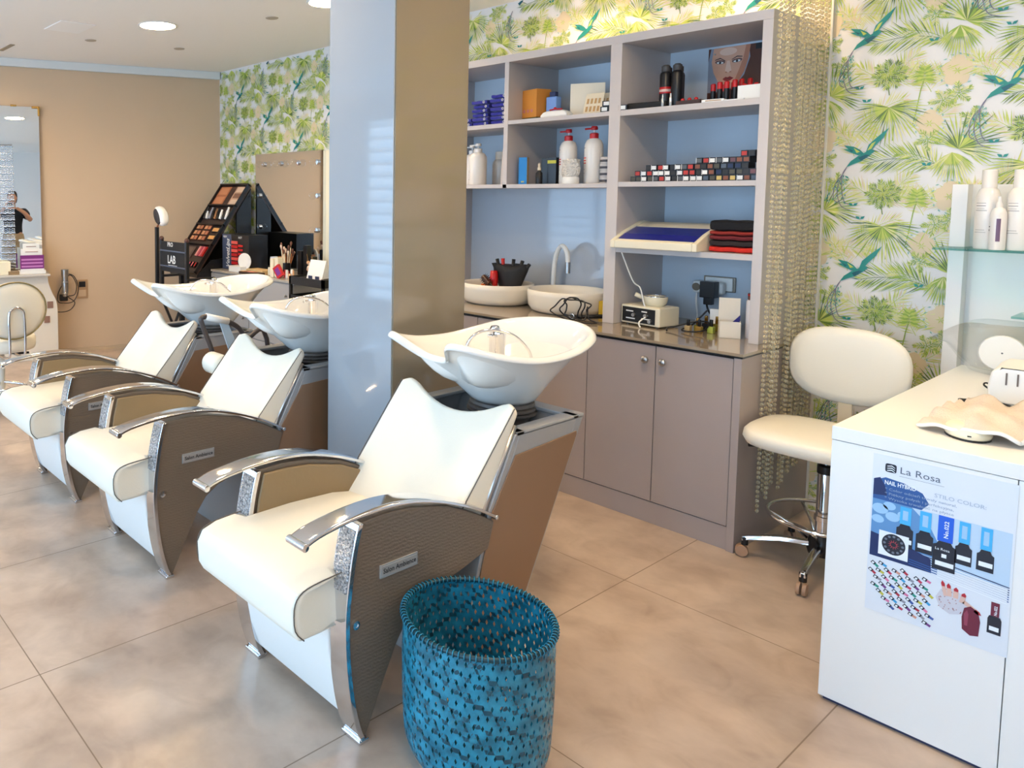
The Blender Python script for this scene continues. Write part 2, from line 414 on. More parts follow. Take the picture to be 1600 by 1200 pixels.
struct(f, 'trim_2')
# ------------------------------------------------------------------ ceiling fittings
LAMPC = (1, .76, .50)
def downlight(x, y, r, power, label, spread=2.6, grp=None):
    t = thing('ceiling_downlight', label, 'ceiling light', (x, y, CEIL), group=grp)
    m = MB(); m.lathe([(r, -.004), (r+.012, -.006), (r+.014, 0)], WHITE, n=32); m.build('rim', t, smooth=True)
    m = MB(); m.lathe([(0, -.005), (r, -.005)], mat('lit diffuser', (255, 246, 226), .5, emit=((255, 232, 196), 14)), n=32); m.build('diffuser', t)
    l = bpy.data.lights.new('lamp', 'AREA'); l.shape = 'DISK'; l.size = r*2; l.energy = power*.42; l.color = LAMPC; l.spread = spread
    o = bpy.data.objects.new('lamp', l); C.objects.link(o); o.parent = t; o.location = (0, 0, -.012)
    return t
downlight(-4.96, 2.58, .125, 32, 'large round lit downlight left of the pillar, whole in view')
downlight(-3.73, 3.13, .125, 32, 'round lit downlight cut off by the top edge just left of the pillar')
for (x, y, p_, w_) in [(-2.45, 3.72, 13, 'sinks'), (-1.62, 3.72, 13, 'wax heater')]:
    downlight(x, y, .05, p_, 'small lit spot washing the palm wallpaper high above the '+w_, 2.4, 'small spots above the shelving')
for (x, y, p_, w_) in [(-1.2, 2.3, 44, 'bare floor between basket and cabinet'), (-2.9, 1.7, 20, 'middle shampoo chair'), (.2, 3.1, 30, 'white nail desk'), (-.2, .9, 10, 'open floor before the nail desk'), (-5.2, .6, 26, 'floor left of the styling chair'), (-6.15, 1.25, 34, 'styling console')]:  # out-of-view downlights, added to light the room
    downlight(x, y, .125, p_, 'added unseen round downlight over the '+w_, 2.8, 'added round downlights')
for (x, y, lab) in [(-5.74, 2.40, 'small unlit recessed spot left of the large downlight, nearest the square ceiling hatch'), (-5.637, 3.126, 'small unlit recessed spot right of and beyond the large downlight'), (-4.291, 3.098, 'small unlit recessed spot between the large downlight and the pillar')]:
    t = thing('recessed_spot', lab, 'ceiling spot', (x, y, CEIL), group='small unlit ceiling spots')
    m = MB(); m.lathe([(.028, -.002), (.042, -.004), (.045, 0)], mat('spot ring', (190, 176, 158), .5), n=20); m.build('rim', t, smooth=True)
    m = MB(); m.lathe([(0, -.001), (.03, -.001)], mat('spot well', (120, 104, 88), .6), n=20); m.build('lens', t)
m = MB(); m.box(-.17, .17, -.13, .13, -.006, 0, mat('hatch white', (255, 253, 250), .6)); 
tag(m.build('ceiling_hatch', bevel=.003, loc=(-5.37, 2.09, CEIL)), 'pale rectangular hatch panel in the ceiling at upper left', 'hatch')
m = MB(); m.box(-.16, .16, -.02, .02, -.006, 0, mat('slot', (168, 150, 124), .6))
tag(m.build('ceiling_slot_vent', bevel=.002, loc=(-6.42, 1.957, CEIL)), 'thin brownish slot vent in the ceiling at the left edge', 'vent')
# ------------------------------------------------------------------ pillar
t = thing('pillar', 'square pillar clad in glossy back-painted glass, left face coloured as cool-lit, right face as warm-lit', 'pillar', (-2.29, 2.30, 0))
m = MB(); m.box(-.184, .184, -.204, .204, 0, CEIL, mat('pillar core', (120, 112, 104), .6)); m.build('core', t)
def pgl():
    pass
m = MB(); m.box(-.19, .188, -.212, -.206, 0, CEIL-.005, PILL_L); o = m.build('glass_panel', t, bevel=.0015); o['label'] = 'glossy glass face coloured as cool-lit'
m = MB(); m.box(.186, .192, -.206, .21, 0, CEIL-.005, PILL_R); o = m.build('glass_panel', t, bevel=.0015); o['label'] = 'glossy glass face coloured as warm-lit'
# ================================================================== BACKWASH UNITS
def build_unit(name, label, x0, y0):
    t = thing(name, label, 'shampoo chair', (x0, y0, 0), group='shampoo chairs with basins')
    # seat
    prof = [(-.20,.338),(-.218,.37),(-.222,.43),(-.205,.462),(-.16,.476),(-.088,.481),(-.076,.4815),(.10,.484),(.28,.476),(.40,.455),(.40,.37),(.10,.352),(-.076,.342),(-.088,.341),(-.14,.338)]
    m = MB()
    xs = [(-.244, .93), (-.236, 1), (-.12, 1), (0, 1), (.12, 1), (.236, 1), (.244, .93)]
    R = []
    for (x, k) in xs:
        cy = .1; cz = .41
        R.append([((x if y < -.08 else x*.83), cy+(y-cy)*(k if y < 0 else 1), cz+(z-cz)*k+(.006*cos(x*6) if z > .4 else 0)) for (y, z) in prof])
    m.rings(R, WHITE_L); se = m.build('seat', t, bevel=.006, seg=2)
    pp = MB()
    for sx in (-1, 1):
        pp.tube([(sx*.240, y, z) for (y, z) in catmull([(a, b, 0) for a, b in [(-.185,.338),(-.213,.372),(-.217,.43),(-.2,.462),(-.155,.476),(-.06,.482)]], 3) for y, z in [(y, z)]] if False else [(sx*.241, v.x, v.y) for v in catmull([(a, b, 0) for a, b in [(-.185,.338),(-.213,.372),(-.217,.43),(-.2,.462),(-.155,.476),(-.056,.482)]], 3)], .0018, PIPE, 5)
        pp.build('piping', se); pp = MB()
    # front apron below the seat
    m = MB(); m.prism([(-.078,.345),(-.072,.25),(-.05,.14),(-.015,.045),(.05,.045),(.05,.345)], -.205, .205, WHITE_P); m.build('front_panel', t, bevel=.006)
    # backrest: curved wedge with two horns
    nu, nv = 17, 10
    def front(u, v):
        top = 1-.20*(1-abs(u)**2.0)-.10*max(0, abs(u)-.82)**1.5*13
        v2 = v*top; conc = .035*(1-u*u)*(.4+.6*v)
        flare = 1+.03*v
        return Vector((u*.238*flare, .335+v2*.350+conc, .445+v2*.400-conc*.4))
    def backp(u, v):
        p = front(u, v); th = .155*(1-v)**1.1+.05
        n = Vector((0, .74, -.66))
        return p+n*th*.86*(1-.12*u*u)
    F = [[front(-1+2*i/(nu-1), j/(nv-1)) for i in range(nu)] for j in range(nv)]
    B = [[backp(-1+2*i/(nu-1), j/(nv-1)) for i in range(nu)] for j in range(nv)]
    vs = [p for r in F for p in r]+[p for r in B for p in r]; N = nu*nv; fs = []
    for j in range(nv-1):
        for i in range(nu-1):
            a = j*nu+i; fs += [(a, a+1, a+nu+1, a+nu), (N+a, N+a+nu, N+a+nu+1, N+a+1)]
    for i in range(nu-1): fs += [(i, N+i, N+i+1, i+1), ((nv-1)*nu+i, (nv-1)*nu+i+1, N+(nv-1)*nu+i+1, N+(nv-1)*nu+i)]
    for j in range(nv-1):
        a = j*nu; b = a+nu; fs += [(a, b, N+b, N+a), (a+nu-1, N+a+nu-1, N+b+nu-1, b+nu-1)]
    m = MB(); m.add(vs, fs, WHITE_L); bk = m.build('backrest', t, bevel=.014, seg=3)
    pp = MB()
    for u in (-1, 1):
        pp.tube([front(u, j/(nv-1))+Vector((u*.0005, -.0-.003 if False else .004, -.003)) for j in range(nv)], .0018, PIPE, 5)
        pp.build('piping', bk); pp = MB()
    # side panels, chrome front strips, feet, arms
    pf = [(-.012,.612),(-.03,.545),(-.045,.46),(-.055,.377),(-.055,.29),(-.047,.20),(-.032,.11),(-.012,.04),(.004,.006)]
    pb = [(.014,.01),(.045,.072),(.085,.15),(.125,.225),(.165,.28),(.22,.315),(.30,.34),(.42,.365),(.52,.39),(.545,.472)]
    pt = [(.46,.518),(.33,.575),(.18,.608),(.08,.616)]
    arm = [(v.x, v.y) for v in catmull([(a, b, 0) for a, b in [(-.205,.603),(-.16,.618),(-.08,.630),(0,.636),(.09,.636),(.18,.626),(.27,.605),(.36,.575),(.45,.538),(.545,.488)]], 3)]
    for sx in (-1, 1):
        m = MB(); m.prism(pf+pb+pt, sx*.212, sx*.262, CROC); pn = m.build('side_panel', t, bevel=.006, auto=None)
        if sx == -1:
            m = MB(); m.prism([(y*.96+.012, z) for y, z in [(-.01,.60),(-.03,.52),(-.042,.44),(.40,.44),(.50,.49),(.44,.515),(.33,.56),(.18,.592),(.08,.60)]], -.212, -.200, CROC_IN); o = m.build('inner_pad', pn, bevel=.005)
        else:
            m = MB(); m.prism([(y*.96+.012, z) for y, z in [(-.01,.60),(-.03,.52),(-.042,.44),(.40,.44),(.50,.49),(.44,.515),(.33,.56),(.18,.592),(.08,.60)]], .200, .212, CROC_IN); m.build('inner_pad', pn, bevel=.005)
        m = MB()
        cur = [(v.x, v.y) for v in catmull([(a, b, 0) for a, b in pf], 3)]
        R = []
        for i, (y, z) in enumerate(cur):
            w0 = .200 if z > .06 else .200
            R.append([(sx*w0, y-.014, z), (sx*.270, y-.014, z), (sx*.270, y+.003, z), (sx*w0, y+.003, z)])
        m.rings(R, CHROME); st = m.build('front_strip', t, bevel=.002)
        m = MB()
        for i in range(len(cur)-1):
            y, z = cur[i]; y2, z2 = cur[i+1]
            if z > .44 and z < .605:
                m.add([(sx*.207, y-.0145, z), (sx*.263, y-.0145, z), (sx*.263, y2-.0145, z2), (sx*.207, y2-.0145, z2), (sx*.207, y-.017, z), (sx*.263, y-.017, z), (sx*.263, y2-.017, z2), (sx*.207, y2-.017, z2)], [(0,1,2,3),(4,7,6,5),(0,4,5,1),(2,6,7,3),(0,3,7,4),(1,5,6,2)], CRYSM)
        o = m.build('crystal_inlay', st); o['label'] = 'band of sparkling rhinestones'
        m = MB(); m.box(sx*.200, sx*.275, -.022, .014, 0, .012, CHROME); m.build('foot', st, bevel=.003)
        m = MB(); R = []
        for (y, z) in arm:
            h = .006
            R.append([(sx*.202, y, z-h), (sx*.272, y, z-h), (sx*.272, y, z+h-.003), (sx*.262, y, z+h), (sx*.212, y, z+h), (sx*.202, y, z+h-.003)])
        m.rings(R, CHROME); a_ = m.build('armrest', t, bevel=.0015)
        m = MB(); m.lathe([(.0, -.036), (.011, -.036), (.011, .036), (0, .036)], CHROME, (sx*.237, -.205, .600), 14, axis='x'); m.build('roll_end', a_, bevel=.002)
        m = MB(); m.lathe([(.0, -.036), (.008, -.036), (.008, .036), (0, .036)], CHROME, (sx*.237, .545, .486), 12, axis='x'); m.build('roll_end', a_, bevel=.002)
        m = MB(); m.lathe([(.0, 0), (.012, 0), (.012, .005), (.006, .006), (.006, .004), (0, .004)], CHROME, (sx*.262 if sx > 0 else -.267, -.028, .337), 14, axis='x'); m.build('bolt', pn)
        # triangular hinge tab under the seat
        m = MB(); m.prism([(-.075,.345),(-.045,.345),(-.052,.29),(-.06,.285)], sx*.195, sx*.206, CHROME); m.build('hinge_tab', t, bevel=.002)
    # name plate
    m = MB(); m.box(.262, .266, .058, .202, .438, .474, mat('plate rim', (222, 218, 212), .25, metal=.6)); m.box(.266, .2665, .062, .198, .4425, .4695, mat('plate face', (172, 166, 160), .35, metal=.3))
    Tm = Matrix.Translation((.2668, .068, .4495)) @ Matrix.Rotation(pi/2, 4, 'Z') @ Matrix.Rotation(pi/2, 4, 'X')
    m.text('Salon Ambience', .0195, BLACK, Tm, bold=True)
    o = m.build('name_plate', t); o['label'] = 'small steel name plate'
    # pedestal
    m = MB(); bw = .252
    m.prism([(.39,0),(.53,.50),(.655,.72),(.675,.72),(.57,.50),(.43,0)], -bw, bw, SILV)         # front wall
    m.prism([(.59,0),(.63,0),(1.03,.72),(.99,.72)], -bw, bw, SILV)                                 # rear wall
    side = [(.43,0),(.57,.50),(.675,.72),(.99,.72),(.60,0)]
    m.prism(side, -bw, -bw+.02, SILV); m.prism(side, bw-.02, bw, SILV)
    m.prism([(.66,.712),(.70,.712),(.70,.726),(.66,.726)], -bw, bw, SILV); m.prism([(.97,.712),(1.03,.712),(1.033,.726),(.97,.726)], -bw, bw, SILV)
    m.prism([(.66,.712),(1.0,.712),(1.0,.726),(.66,.726)], -bw, -bw+.05, SILV); m.prism([(.66,.712),(1.0,.712),(1.0,.726),(.66,.726)], bw-.05, bw, SILV)
    m.prism([(.67,.60),(.93,.60),(.93,.61),(.67,.61)], -bw+.02, bw-.02, BLACKM)
    pd = m.build('pedestal', t, bevel=.003)
    for sx in (-1, 1):
        m = MB(); m.prism([(.405,.01),(.545,.50),(.652,.655),(.985,.672),(.985,.66),(.62,.01)], sx*bw, sx*(bw+.004), BROWNP); o = m.build('side_inlay', pd, bevel=.0015); o['label'] = 'bronze brown side inlay'
        m = MB(); m.tube([(sx*.240, .50, .47), (sx*.240, .575, .60), (sx*.240, .665, .745)], .008, STEEL, 8); m.build('hinge_bar', pd, smooth=True)
    # bellows collar
    m = MB(); c = (0, .915, 0)
    m.lathe([(.0, .61), (.095, .61), (.10, .694), (.122, .698), (.124, .705), (.106, .708), (.119, .713), (.119, .720), (.104, .723), (.114, .728), (.112, .738), (.09, .742), (0, .742)], mat('grey rubber bellows', (104, 98, 94), .45), c, 32)
    m.build('collar', t, smooth=True, auto=40)
    # basin
    half = [(0,.570,.928),(.050,.552,.936),(.084,.510,.968),(.116,.474,1.000),(.160,.496,1.000),(.214,.59,.972),(.252,.74,.944),(.256,.90,.938),(.245,1.04,.950),(.205,1.17,.970),(.12,1.255,.984),(0,1.28,.990)]
    full = half+[(-x, y, z) for (x, y, z) in half[-2:0:-1]]
    n = 4; rim = catmull(full, n, closed=True)
    cen = Vector((0, .92, 0))
    sm = [[Vector(p) for p in rim]]
    for _ in range(60):
        a = sm[-1]; L_ = len(a); sm.append([(a[i-1]+a[i]*2+a[(i+1) % L_])/4 for i in range(L_)])
    def ring(k, z0, kz, r0, inset=0):
        out = []
        for p in sm[min(60, int(k*90))]:
            d = Vector((p.x, p.y-cen.y, 0)); L = d.length
            a = math.atan2(d.y, d.x)
            tgt = Vector((r0*cos(a), r0*sin(a), 0))
            kk = k**(1+.45*max(0, sin(a))) if k < 1 else 1
            q = d*(1-kk)+tgt*kk
            if inset: q = q*(1-inset/L)
            out.append(Vector((q.x, q.y+cen.y, p.z*(1-kz)+z0*kz)))
        return out
    R = []
    for k, kz in [(1.0, 1.0), (.93, .93), (.78, .76), (.60, .56), (.42, .37), (.26, .20), (.13, .08), (.05, .02)]:
        R.append(ring(k, .735, kz, .105))
    for ins, dz in [(-.006, -.016), (.000, .003), (.014, .011), (.030, .004), (.040, -.014)]:
        r = ring(0, .735, 0, .10, ins); R.append([Vector((p.x, p.y, p.z+dz)) for p in r])
    for k, z, kz in [(.10, .80, .20), (.22, .80, .50), (.40, .80, .82), (.62, .80, .96), (.9, .80, 1.0)]:
        R.append(ring(k, .80, kz, .05, .040))
    m = MB(); m.rings(R, CERAM); bs = m.build('basin', t, sub=1)
    # mixer tap with spray hose
    m = MB(); m.lathe([(0, .82), (.024, .82), (.024, .965), (.018, .978), (0, .98)], CHROME, (-.05, .955, 0), 16)
    m.lathe([(0, .86), (.020, .86), (.020, .972), (.014, .985), (0, .987)], CHROME, (-.092, .985, 0), 16)
    m.box(-.06, -.04, .90, .955, .955, .966, CHROME)
    tp = m.build('tap', bs, bevel=.002)
    m = MB(); m.tube(catmull([(-.095, .82, .86), (-.09, .825, .93), (-.07, .85, .972), (-.04, .90, .985), (0, .97, .965), (.03, 1.02, .91), (.035, 1.04, .86)], 6), .0055, CHROME, 8); m.build('hose', bs, smooth=True)
    m = MB(); m.lathe([(0,0),(.017,0),(.018,.02),(.010,.03),(0,.03)], CHROME, (-.09, .815, .865), 14); m.build('spray_head', bs, smooth=True, auto=40)
    return t
build_unit('shampoo_chair', 'nearest white shampoo chair with basin, in front of the pillar beside the blue basket', -1.708, 1.345)
build_unit('shampoo_chair', 'middle white shampoo chair with basin, half its basin hidden by the pillar', -2.800, 1.345)
build_unit('shampoo_chair', 'farthest white shampoo chair with basin, nearest the beige wall', -3.700, 1.335)
# ================================================================== BASKET
def basket():
    TEAL = mat('teal palm strip', (34, 122, 146), .24, noise=(22, .45)); TEAL2 = mat('dark teal palm strip', (14, 70, 84), .35, noise=(30, .3))
    t = thing('woven_basket', 'teal blue woven basket bin standing by the nearest shampoo chair', 'basket', (-1.240, 1.560, 0))
    H = .375
    def rad(z): return .188+.010*(z/H)-.006*((z/H-.5)*2)**2-(0 if z > .07 else .022*(1-z/.07)**2)
    m = MB(); n = 58
    # two helical families of flat strips, woven over and under
    for fam in (1, -1):
        for s_ in range(n):
            a0 = 2*pi*s_/n; K = 30; turn = .80
            for k in range(K):
                za, zb = H*k/K, H*(k+1)/K; za = max(za, .004)
                quad = []
                for (z, k_) in ((za, k), (zb, k+1)):
                    off = .0022*sin(pi*(k_)+(0 if fam > 0 else pi)+pi*s_)
                    a = a0+fam*turn*z/H
                    w = .0070/rad(z)
                    r = rad(z)+off
                    quad.append(((r*cos(a-w), r*sin(a-w), z), (r*cos(a+w), r*sin(a+w), z)))
                (p, q), (p2, q2) = quad
                m.add([p, q, q2, p2], [(0, 1, 2, 3)], TEAL if (s_+k) % 5 else TEAL2)
    body = m.build('woven_body', t)
    q = body.modifiers.new('th', 'SOLIDIFY'); q.thickness = .0014; q.offset = 0
    m = MB(); m.torus((0, 0, H), rad(H), .0065, mat('dark green rim', (14, 58, 66), .4), 60, 8)
    for i in range(90):
        a = 2*pi*i/90; m.tube([(rad(H)*cos(a)+.009*cos(a)*cos(b), rad(H)*sin(a)+.009*sin(a)*cos(b), H+.009*sin(b)) for b in [k*2*pi/6+i*.0 for k in range(6)]], .0018, TEAL, 4, closed=True)
    m.build('rim', t, smooth=True)
    m = MB(); m.lathe([(0, .002), (rad(0)-.002, .002), (rad(0)-.002, .006), (0, .006)], TEAL2, n=40); m.build('base', t)
basket()
# ================================================================== WALL OF CABINETS
Y0 = 3.318; ZC = .832
XR, XL = -1.345, -3.35
t = thing('base_cabinet', 'long grey base cabinet with knobbed doors under the worktop', 'cabinet', (-2.35, 3.7, 0))
def L(o): o.location = (0, 0, 0)
def ch(mb, name, par, **k):
    o = mb.build(name, par, **k); o.location = -Vector(par.location) if par.parent is None else (0, 0, 0); return o
m = MB(); m.box(XL, XR-.03, Y0+.02, YB-.01, .005, .80, GREYC); ch(m, 'body', t)
m = MB(); m.box(XR-.03, XR, Y0-.006, YB-.01, 0, .8115, GREYC); ch(m, 'side_panel', t, bevel=.0015)
m = MB(); m.box(XL, XR-.032, Y0+.004, Y0+.02, 0, .098, GREYC); ch(m, 'plinth', t, bevel=.001)
edges = [XR-.032, -1.698, -2.025, -2.352, -2.68, -3.008, XL]
for i in range(6):
    a, b = edges[i+1]+.0018, edges[i]-.0018
    m = MB(); m.box(a, b, Y0, Y0+.018, .102, .806, GREYC); d = ch(m, 'door', t, bevel=.0015)
    kx = b-.037 if i % 2 else a+.037
    m = MB(); m.lathe([(.007, 0), (.006, -.012), (.015, -.016), (.016, -.023), (.012, -.028), (0, -.028)], STEEL, (kx, Y0, .742), 18, axis='y'); ch(m, 'knob', d, smooth=True)
m = MB(); m.prism([(XL, Y0-.012), (XR+.006, Y0-.012), (XR+.006, YB-.004), (XL, YB-.004)], ZC-.012, ZC, COUNTER, axis='z')
m.prism([(XL, Y0-.008), (XR+.003, Y0-.008), (XR+.003, YB-.004), (XL, YB-.004)], ZC-.020, ZC-.012, mat('black worktop edge', (30, 28, 28), .3), axis='z')
wt = m.build('worktop', loc=(-2.35, 3.7, 0)); wt.data.transform(Matrix.Translation((2.35, -3.7, 0)))
tag(wt, 'glossy taupe glass worktop with black underside edge running under the shelving', 'worktop')
# upper shelving unit standing on the worktop
U0 = 3.572; UB = YB-.012
t = thing('shelving_unit', 'tall grey open shelving unit standing on the worktop against the palm wallpaper', 'shelving', (-2.2, 3.8, ZC))
def c2(mb, name, par=None, **k):
    o = mb.build(name, par or t, **k)
    if par is None: o.location = -Vector(t.location)
    return o
GP = GREYL
m = MB(); m.box(-1.430, -1.390, U0, UB, ZC, 2.205, GP); c2(m, 'side_panel', bevel=.0015)
m = MB(); m.box(-2.105, -2.047, U0, UB, ZC, 2.205, GP); c2(m, 'upright', bevel=.0015)
m = MB(); m.box(-2.731, -2.703, U0, UB, 1.508, 2.205, GP); c2(m, 'upright', bevel=.0015)
m = MB(); m.box(XL, XL+.03, U0, UB, ZC, 2.205, GP); c2(m, 'side_panel', bevel=.0015)
m = MB(); m.box(XL, -1.390, U0, UB, 2.205, 2.246, GP); c2(m, 'top_board', bevel=.0015)
m = MB(); m.box(XL+.03, -2.105, U0, UB, 1.508, 1.530, GP); c2(m, 'shelf', bevel=.001)
m = MB(); m.box(XL+.03, -2.731, U0+.002, UB, 1.848, 1.872, GP); c2(m, 'shelf', bevel=.001)
m = MB(); m.box(-2.703, -2.105, U0+.002, UB, 1.862, 1.884, GP); c2(m, 'shelf', bevel=.001)
for z0, z1 in [(1.856, 1.884), (1.512, 1.536), (1.190, 1.216)]:
    m = MB(); m.box(-2.047, -1.430, U0+.002, UB, z0, z1, GP); c2(m, 'shelf', bevel=.001)
m = MB(); m.box(-2.047, -1.430, UB-.012, UB, ZC, 2.205, GREYB); c2(m, 'back_panel')
m = MB(); m.box(XL+.03, -2.105, UB-.012, UB, 1.53, 2.205, GREYB); c2(m, 'back_panel')
m = MB(); m.box(XL+.03, -2.105, UB-.016, UB-.004, ZC, 1.508, GLASSP); o = c2(m, 'glass_splashback'); o['label'] = 'glossy blue-grey glass splashback'
# ---- vessel sinks and tap
def sink(x, y, label, r=.205, h=.105):
    m = MB(); m.lathe([(0, 0), (r*.78, 0), (r*.90, .010), (r*.97, .035), (r, h*.75), (r, h-.004), (r-.006, h), (r-.014, h-.006), (r-.018, h*.7), (r-.03, .035), (r*.6, .018), (.02, .014), (0, .014)], CERAM2, n=48)
    return tag(m.build('vessel_sink', smooth=True, auto=60, loc=(x, y, ZC)), label, 'sink')
sink(-2.415, 3.750, 'round cream vessel sink on the worktop under the gooseneck tap', .213, .122)
sink(-2.865, 3.725, 'round cream vessel sink nearest the pillar, with brushes and combs lying in it', .207, .120)
t = thing('gooseneck_tap', 'white gooseneck tap with a steel spout end behind the right sink', 'tap', (-2.645, 3.955, ZC))
m = MB(); m.lathe([(.028, 0), (.028, .006), (.018, .010), (.018, .05), (.014, .055), (0, .055)], STEEL, n=20); m.build('base', t, smooth=True, auto=40)
sp = catmull([(0, 0, .05), (.002, -.003, .17), (.022, -.015, .285), (.075, -.04, .345), (.125, -.065, .315), (.140, -.075, .255)], 6)
m = MB(); m.tube(sp, .0135, WHITE, 12); m.build('spout', t, smooth=True)
m = MB(); m.tube([(.140, -.075, .258), (.141, -.076, .195)], .0150, STEEL, 14); m.build('spout_end', t, smooth=True, auto=50)
m = MB(); m.tube([(0, 0, .03), (-.03, -.03, .045), (-.045, -.045, .06)], .005, STEEL, 8); m.build('lever', t, smooth=True)
# ---- tools in and behind the left sink
def simple(name, label, cat, mb, loc, rotz=0, group=None, **k):
    return tag(mb.build(name, loc=loc, rotz=rotz, **k), label, cat, group)
def brush(loc, rot, label, handle, headc):
    t = thing('round_hairbrush', label, 'hairbrush', loc); t.rotation_euler = rot
    m = MB(); m.lathe([(0, 0), (.010, .003), (.012, .05), (.009, .10), (.008, .125), (0, .126)], handle, n=12); m.build('handle', t, smooth=True)
    m = MB(); m.lathe([(0, .12), (.016, .122), (.017, .20), (0, .202)], headc, n=12)
    for k in range(9):
        for a in range(12):
            q = a*pi/6+k*.26; z = .128+k*.008
            m.tube([(.016*cos(q), .016*sin(q), z), (.030*cos(q), .030*sin(q), z)], .0011, BLACKM, 3)
    m.build('bristle_head', t)
brush((-2.80, 3.66, ZC+.05), (radians(62), 0, radians(250)), 'black round brush with brown barrel lying in the left sink', BLACK, mat('brown barrel', (90, 52, 34), .4))
t = thing('tool_pouch', 'black pouch full of red and black brushes standing in the left sink', 'pouch', (-2.83, 3.800, ZC+.018), 0)
m = MB(); R = []
for k, (z, w, d) in enumerate([(0, .05, .04), (.06, .06, .045), (.12, .085, .05), (.17, .115, .055), (.20, .13, .05)]):
    R.append([(w*cos(a*pi/8)*(1+.1*sin(a*2.1+k)), d*sin(a*pi/8)*(1+.1*cos(a*3+k)), z+.012*sin(a*1.9)) for a in range(16)])
m.rings(R, BLACKM); m.build('bag', t, smooth=True)
for i, (x, a, c_) in enumerate([(-.07, -.35, BLACK), (-.05, -.1, RED), (.01, .1, BLACK), (.05, .35, BLACK), (.07, .7, BLACK)]):
    m = MB(); m.tube([(x, 0, .14), (x+.09*sin(a), 0, .14+.10*cos(a))], [.008, .011], c_, 8); m.build('brush_handle', t, smooth=True)
m = MB(); m.lathe([(0, -.05), (.022, -.05), (.025, 0), (.02, .05), (0, .05)], RED, (0, 0, 0), 12); simple('red_comb_clip', 'red clip tucked at the front of the black pouch', 'clip', m, (-2.905, 3.74, ZC+.135), smooth=True)
m = MB(); m.torus((0, 0, .0), .055, .006, BLACK, 24, 6, 'y'); m.torus((.05, .01, -.005), .045, .005, mat('grey cable', (128, 118, 108), .5), 24, 6, 'y')
m.torus((-.03, -.01, -.012), .04, .005, BLACK, 24, 6, 'y')
simple('coiled_dryer_cord', 'coiled black and grey cords behind the left sink next to the pillar', 'cord', m, (-2.965, 3.98, ZC+.065), smooth=True)
m = MB(); m.box(-.035, .035, -.02, .02, 0, .03, mat('orange sponge', (226, 116, 44), .8)); simple('orange_sponge', 'orange sponge lying in the left sink', 'sponge', m, (-2.96, 3.75, ZC+.07), .3, bevel=.005)
# ---- tangle of black cable with plug at the right sink
m = MB(); cab = []
rr = random.Random(4)
for k in range(60):
    a = k*.47
    cab.append((.085*cos(a)*(1+.35*sin(k*.9))+.03*sin(k*.21), .02*sin(a*1.7), .062+.052*sin(a)*(1+.25*cos(k*1.3))))
m.tube(catmull(cab[:42], 4), .0036, BLACK, 6); m.tube(catmull([cab[41], (.10, 0, .02), (.15, -.01, .008), (.12, -.05, .006), (.05, -.06, .006)], 6), .0036, BLACK, 6)
simple('black_power_cable', 'tangled black power cable standing in front of the right sink', 'cable', m, (-2.235, 3.50, ZC), smooth=True)
m = MB(); m.box(-.055, .055, -.03, .03, 0, .085, mat('yellow carton', (238, 190, 40), .5)); simple('yellow_carton', 'small yellow carton between the right sink and the middle upright', 'carton', m, (-2.155, 3.74, ZC), .2, bevel=.002)
t = thing('curling_tongs', 'black tongs with a chrome ring lying on the worktop before the right sink', 'tongs', (-2.17, 3.60, ZC))
m = MB(); m.tube([(-.08, -.07, .012), (.04, .03, .02)], .011, BLACK, 8); m.build('handle', t, smooth=True)
m = MB(); m.torus((-.075, -.075, .016), .012, .004, CHROME, 16, 6, 'y'); m.build('ring', t, smooth=True)
# ---- worktop items under the right shelves
t = thing('wax_heater', 'cream control box with black dial panel standing on the worktop', 'beauty device', (-1.925, 3.69, ZC), radians(-8))
m = MB(); m.box(-.105, .105, -.075, .075, .006, .098, CREAM); m.build('housing', t, bevel=.006)
m = MB(); m.box(-.096, .082, -.0775, -.0755, .016, .088, BLACK); 
for (x, z, w) in [(-.075, .066, .04), (-.075, .03, .05), (.01, .035, .05), (.01, .07, .03)]: m.box(x, x+w, -.0782, -.0776, z, z+.006, WHITE)
m.build('control_panel', t)
for i, (x, z) in enumerate([(-.03, .052), (.035, .055), (.058, .030)]):
    m = MB(); m.lathe([(0, -.078), (.010, -.078), (.009, -.088), (0, -.088)], STEEL, (x, 0, z), 14, axis='y'); m.build('knob', t)
for x in (-.08, .08):
    for y in (-.055, .055):
        m = MB(); m.lathe([(.008, 0), (.008, .007)], BLACK, (x, y, 0), 10); m.build('foot', t)
t = thing('wax_pot', 'small cream wax pot with handle resting on the cream control box', 'pot', (-1.905, 3.70, ZC+.098))
m = MB(); m.lathe([(0, 0), (.04, 0), (.05, .012), (.055, .03), (.055, .045), (.048, .045), (.045, .02), (0, .018)], CREAM, n=28); m.build('bowl', t, smooth=True, auto=50)
m = MB(); m.tube([(-.05, -.02, .035), (-.085, -.035, .05)], .011, CREAM, 10); m.build('handle', t, smooth=True)
m = MB(); m.torus((0, 0, .046), .050, .004, CHROME, 28, 6); m.build('rim', t, smooth=True)
m = MB(); m.tube(catmull([(0, 0, 0), (.05, .05, -.18), (.075, .08, -.22), (.11, .06, -.30), (.145, .045, -.335), (.12, 0, -.375), (.13, -.01, -.40)], 6), .0035, WHITE, 8)
simple('white_lamp_cord', 'white cord hanging from the sunbed-like lamp down to the cream control box', 'cord', m, (-2.035, 3.575, 1.215+.02), smooth=True)
m = MB(); m.prism([(-.05, 0), (.06, 0), (.075, .08), (.03, .125), (-.04, .11), (-.06, .05)], -.006, .006, mat('pale pink sheet', (214, 196, 190), .7), axis='y')
simple('folded_pink_cloth', 'pale pink folded cloth behind the cream control box beside the upright', 'cloth', m, (-2.0, 3.84, ZC), radians(40), bevel=.003)
t = thing('wall_socket', 'double wall socket with chrome frame on the blue-grey back panel', 'socket', (-1.755, UB-.012, 1.02))
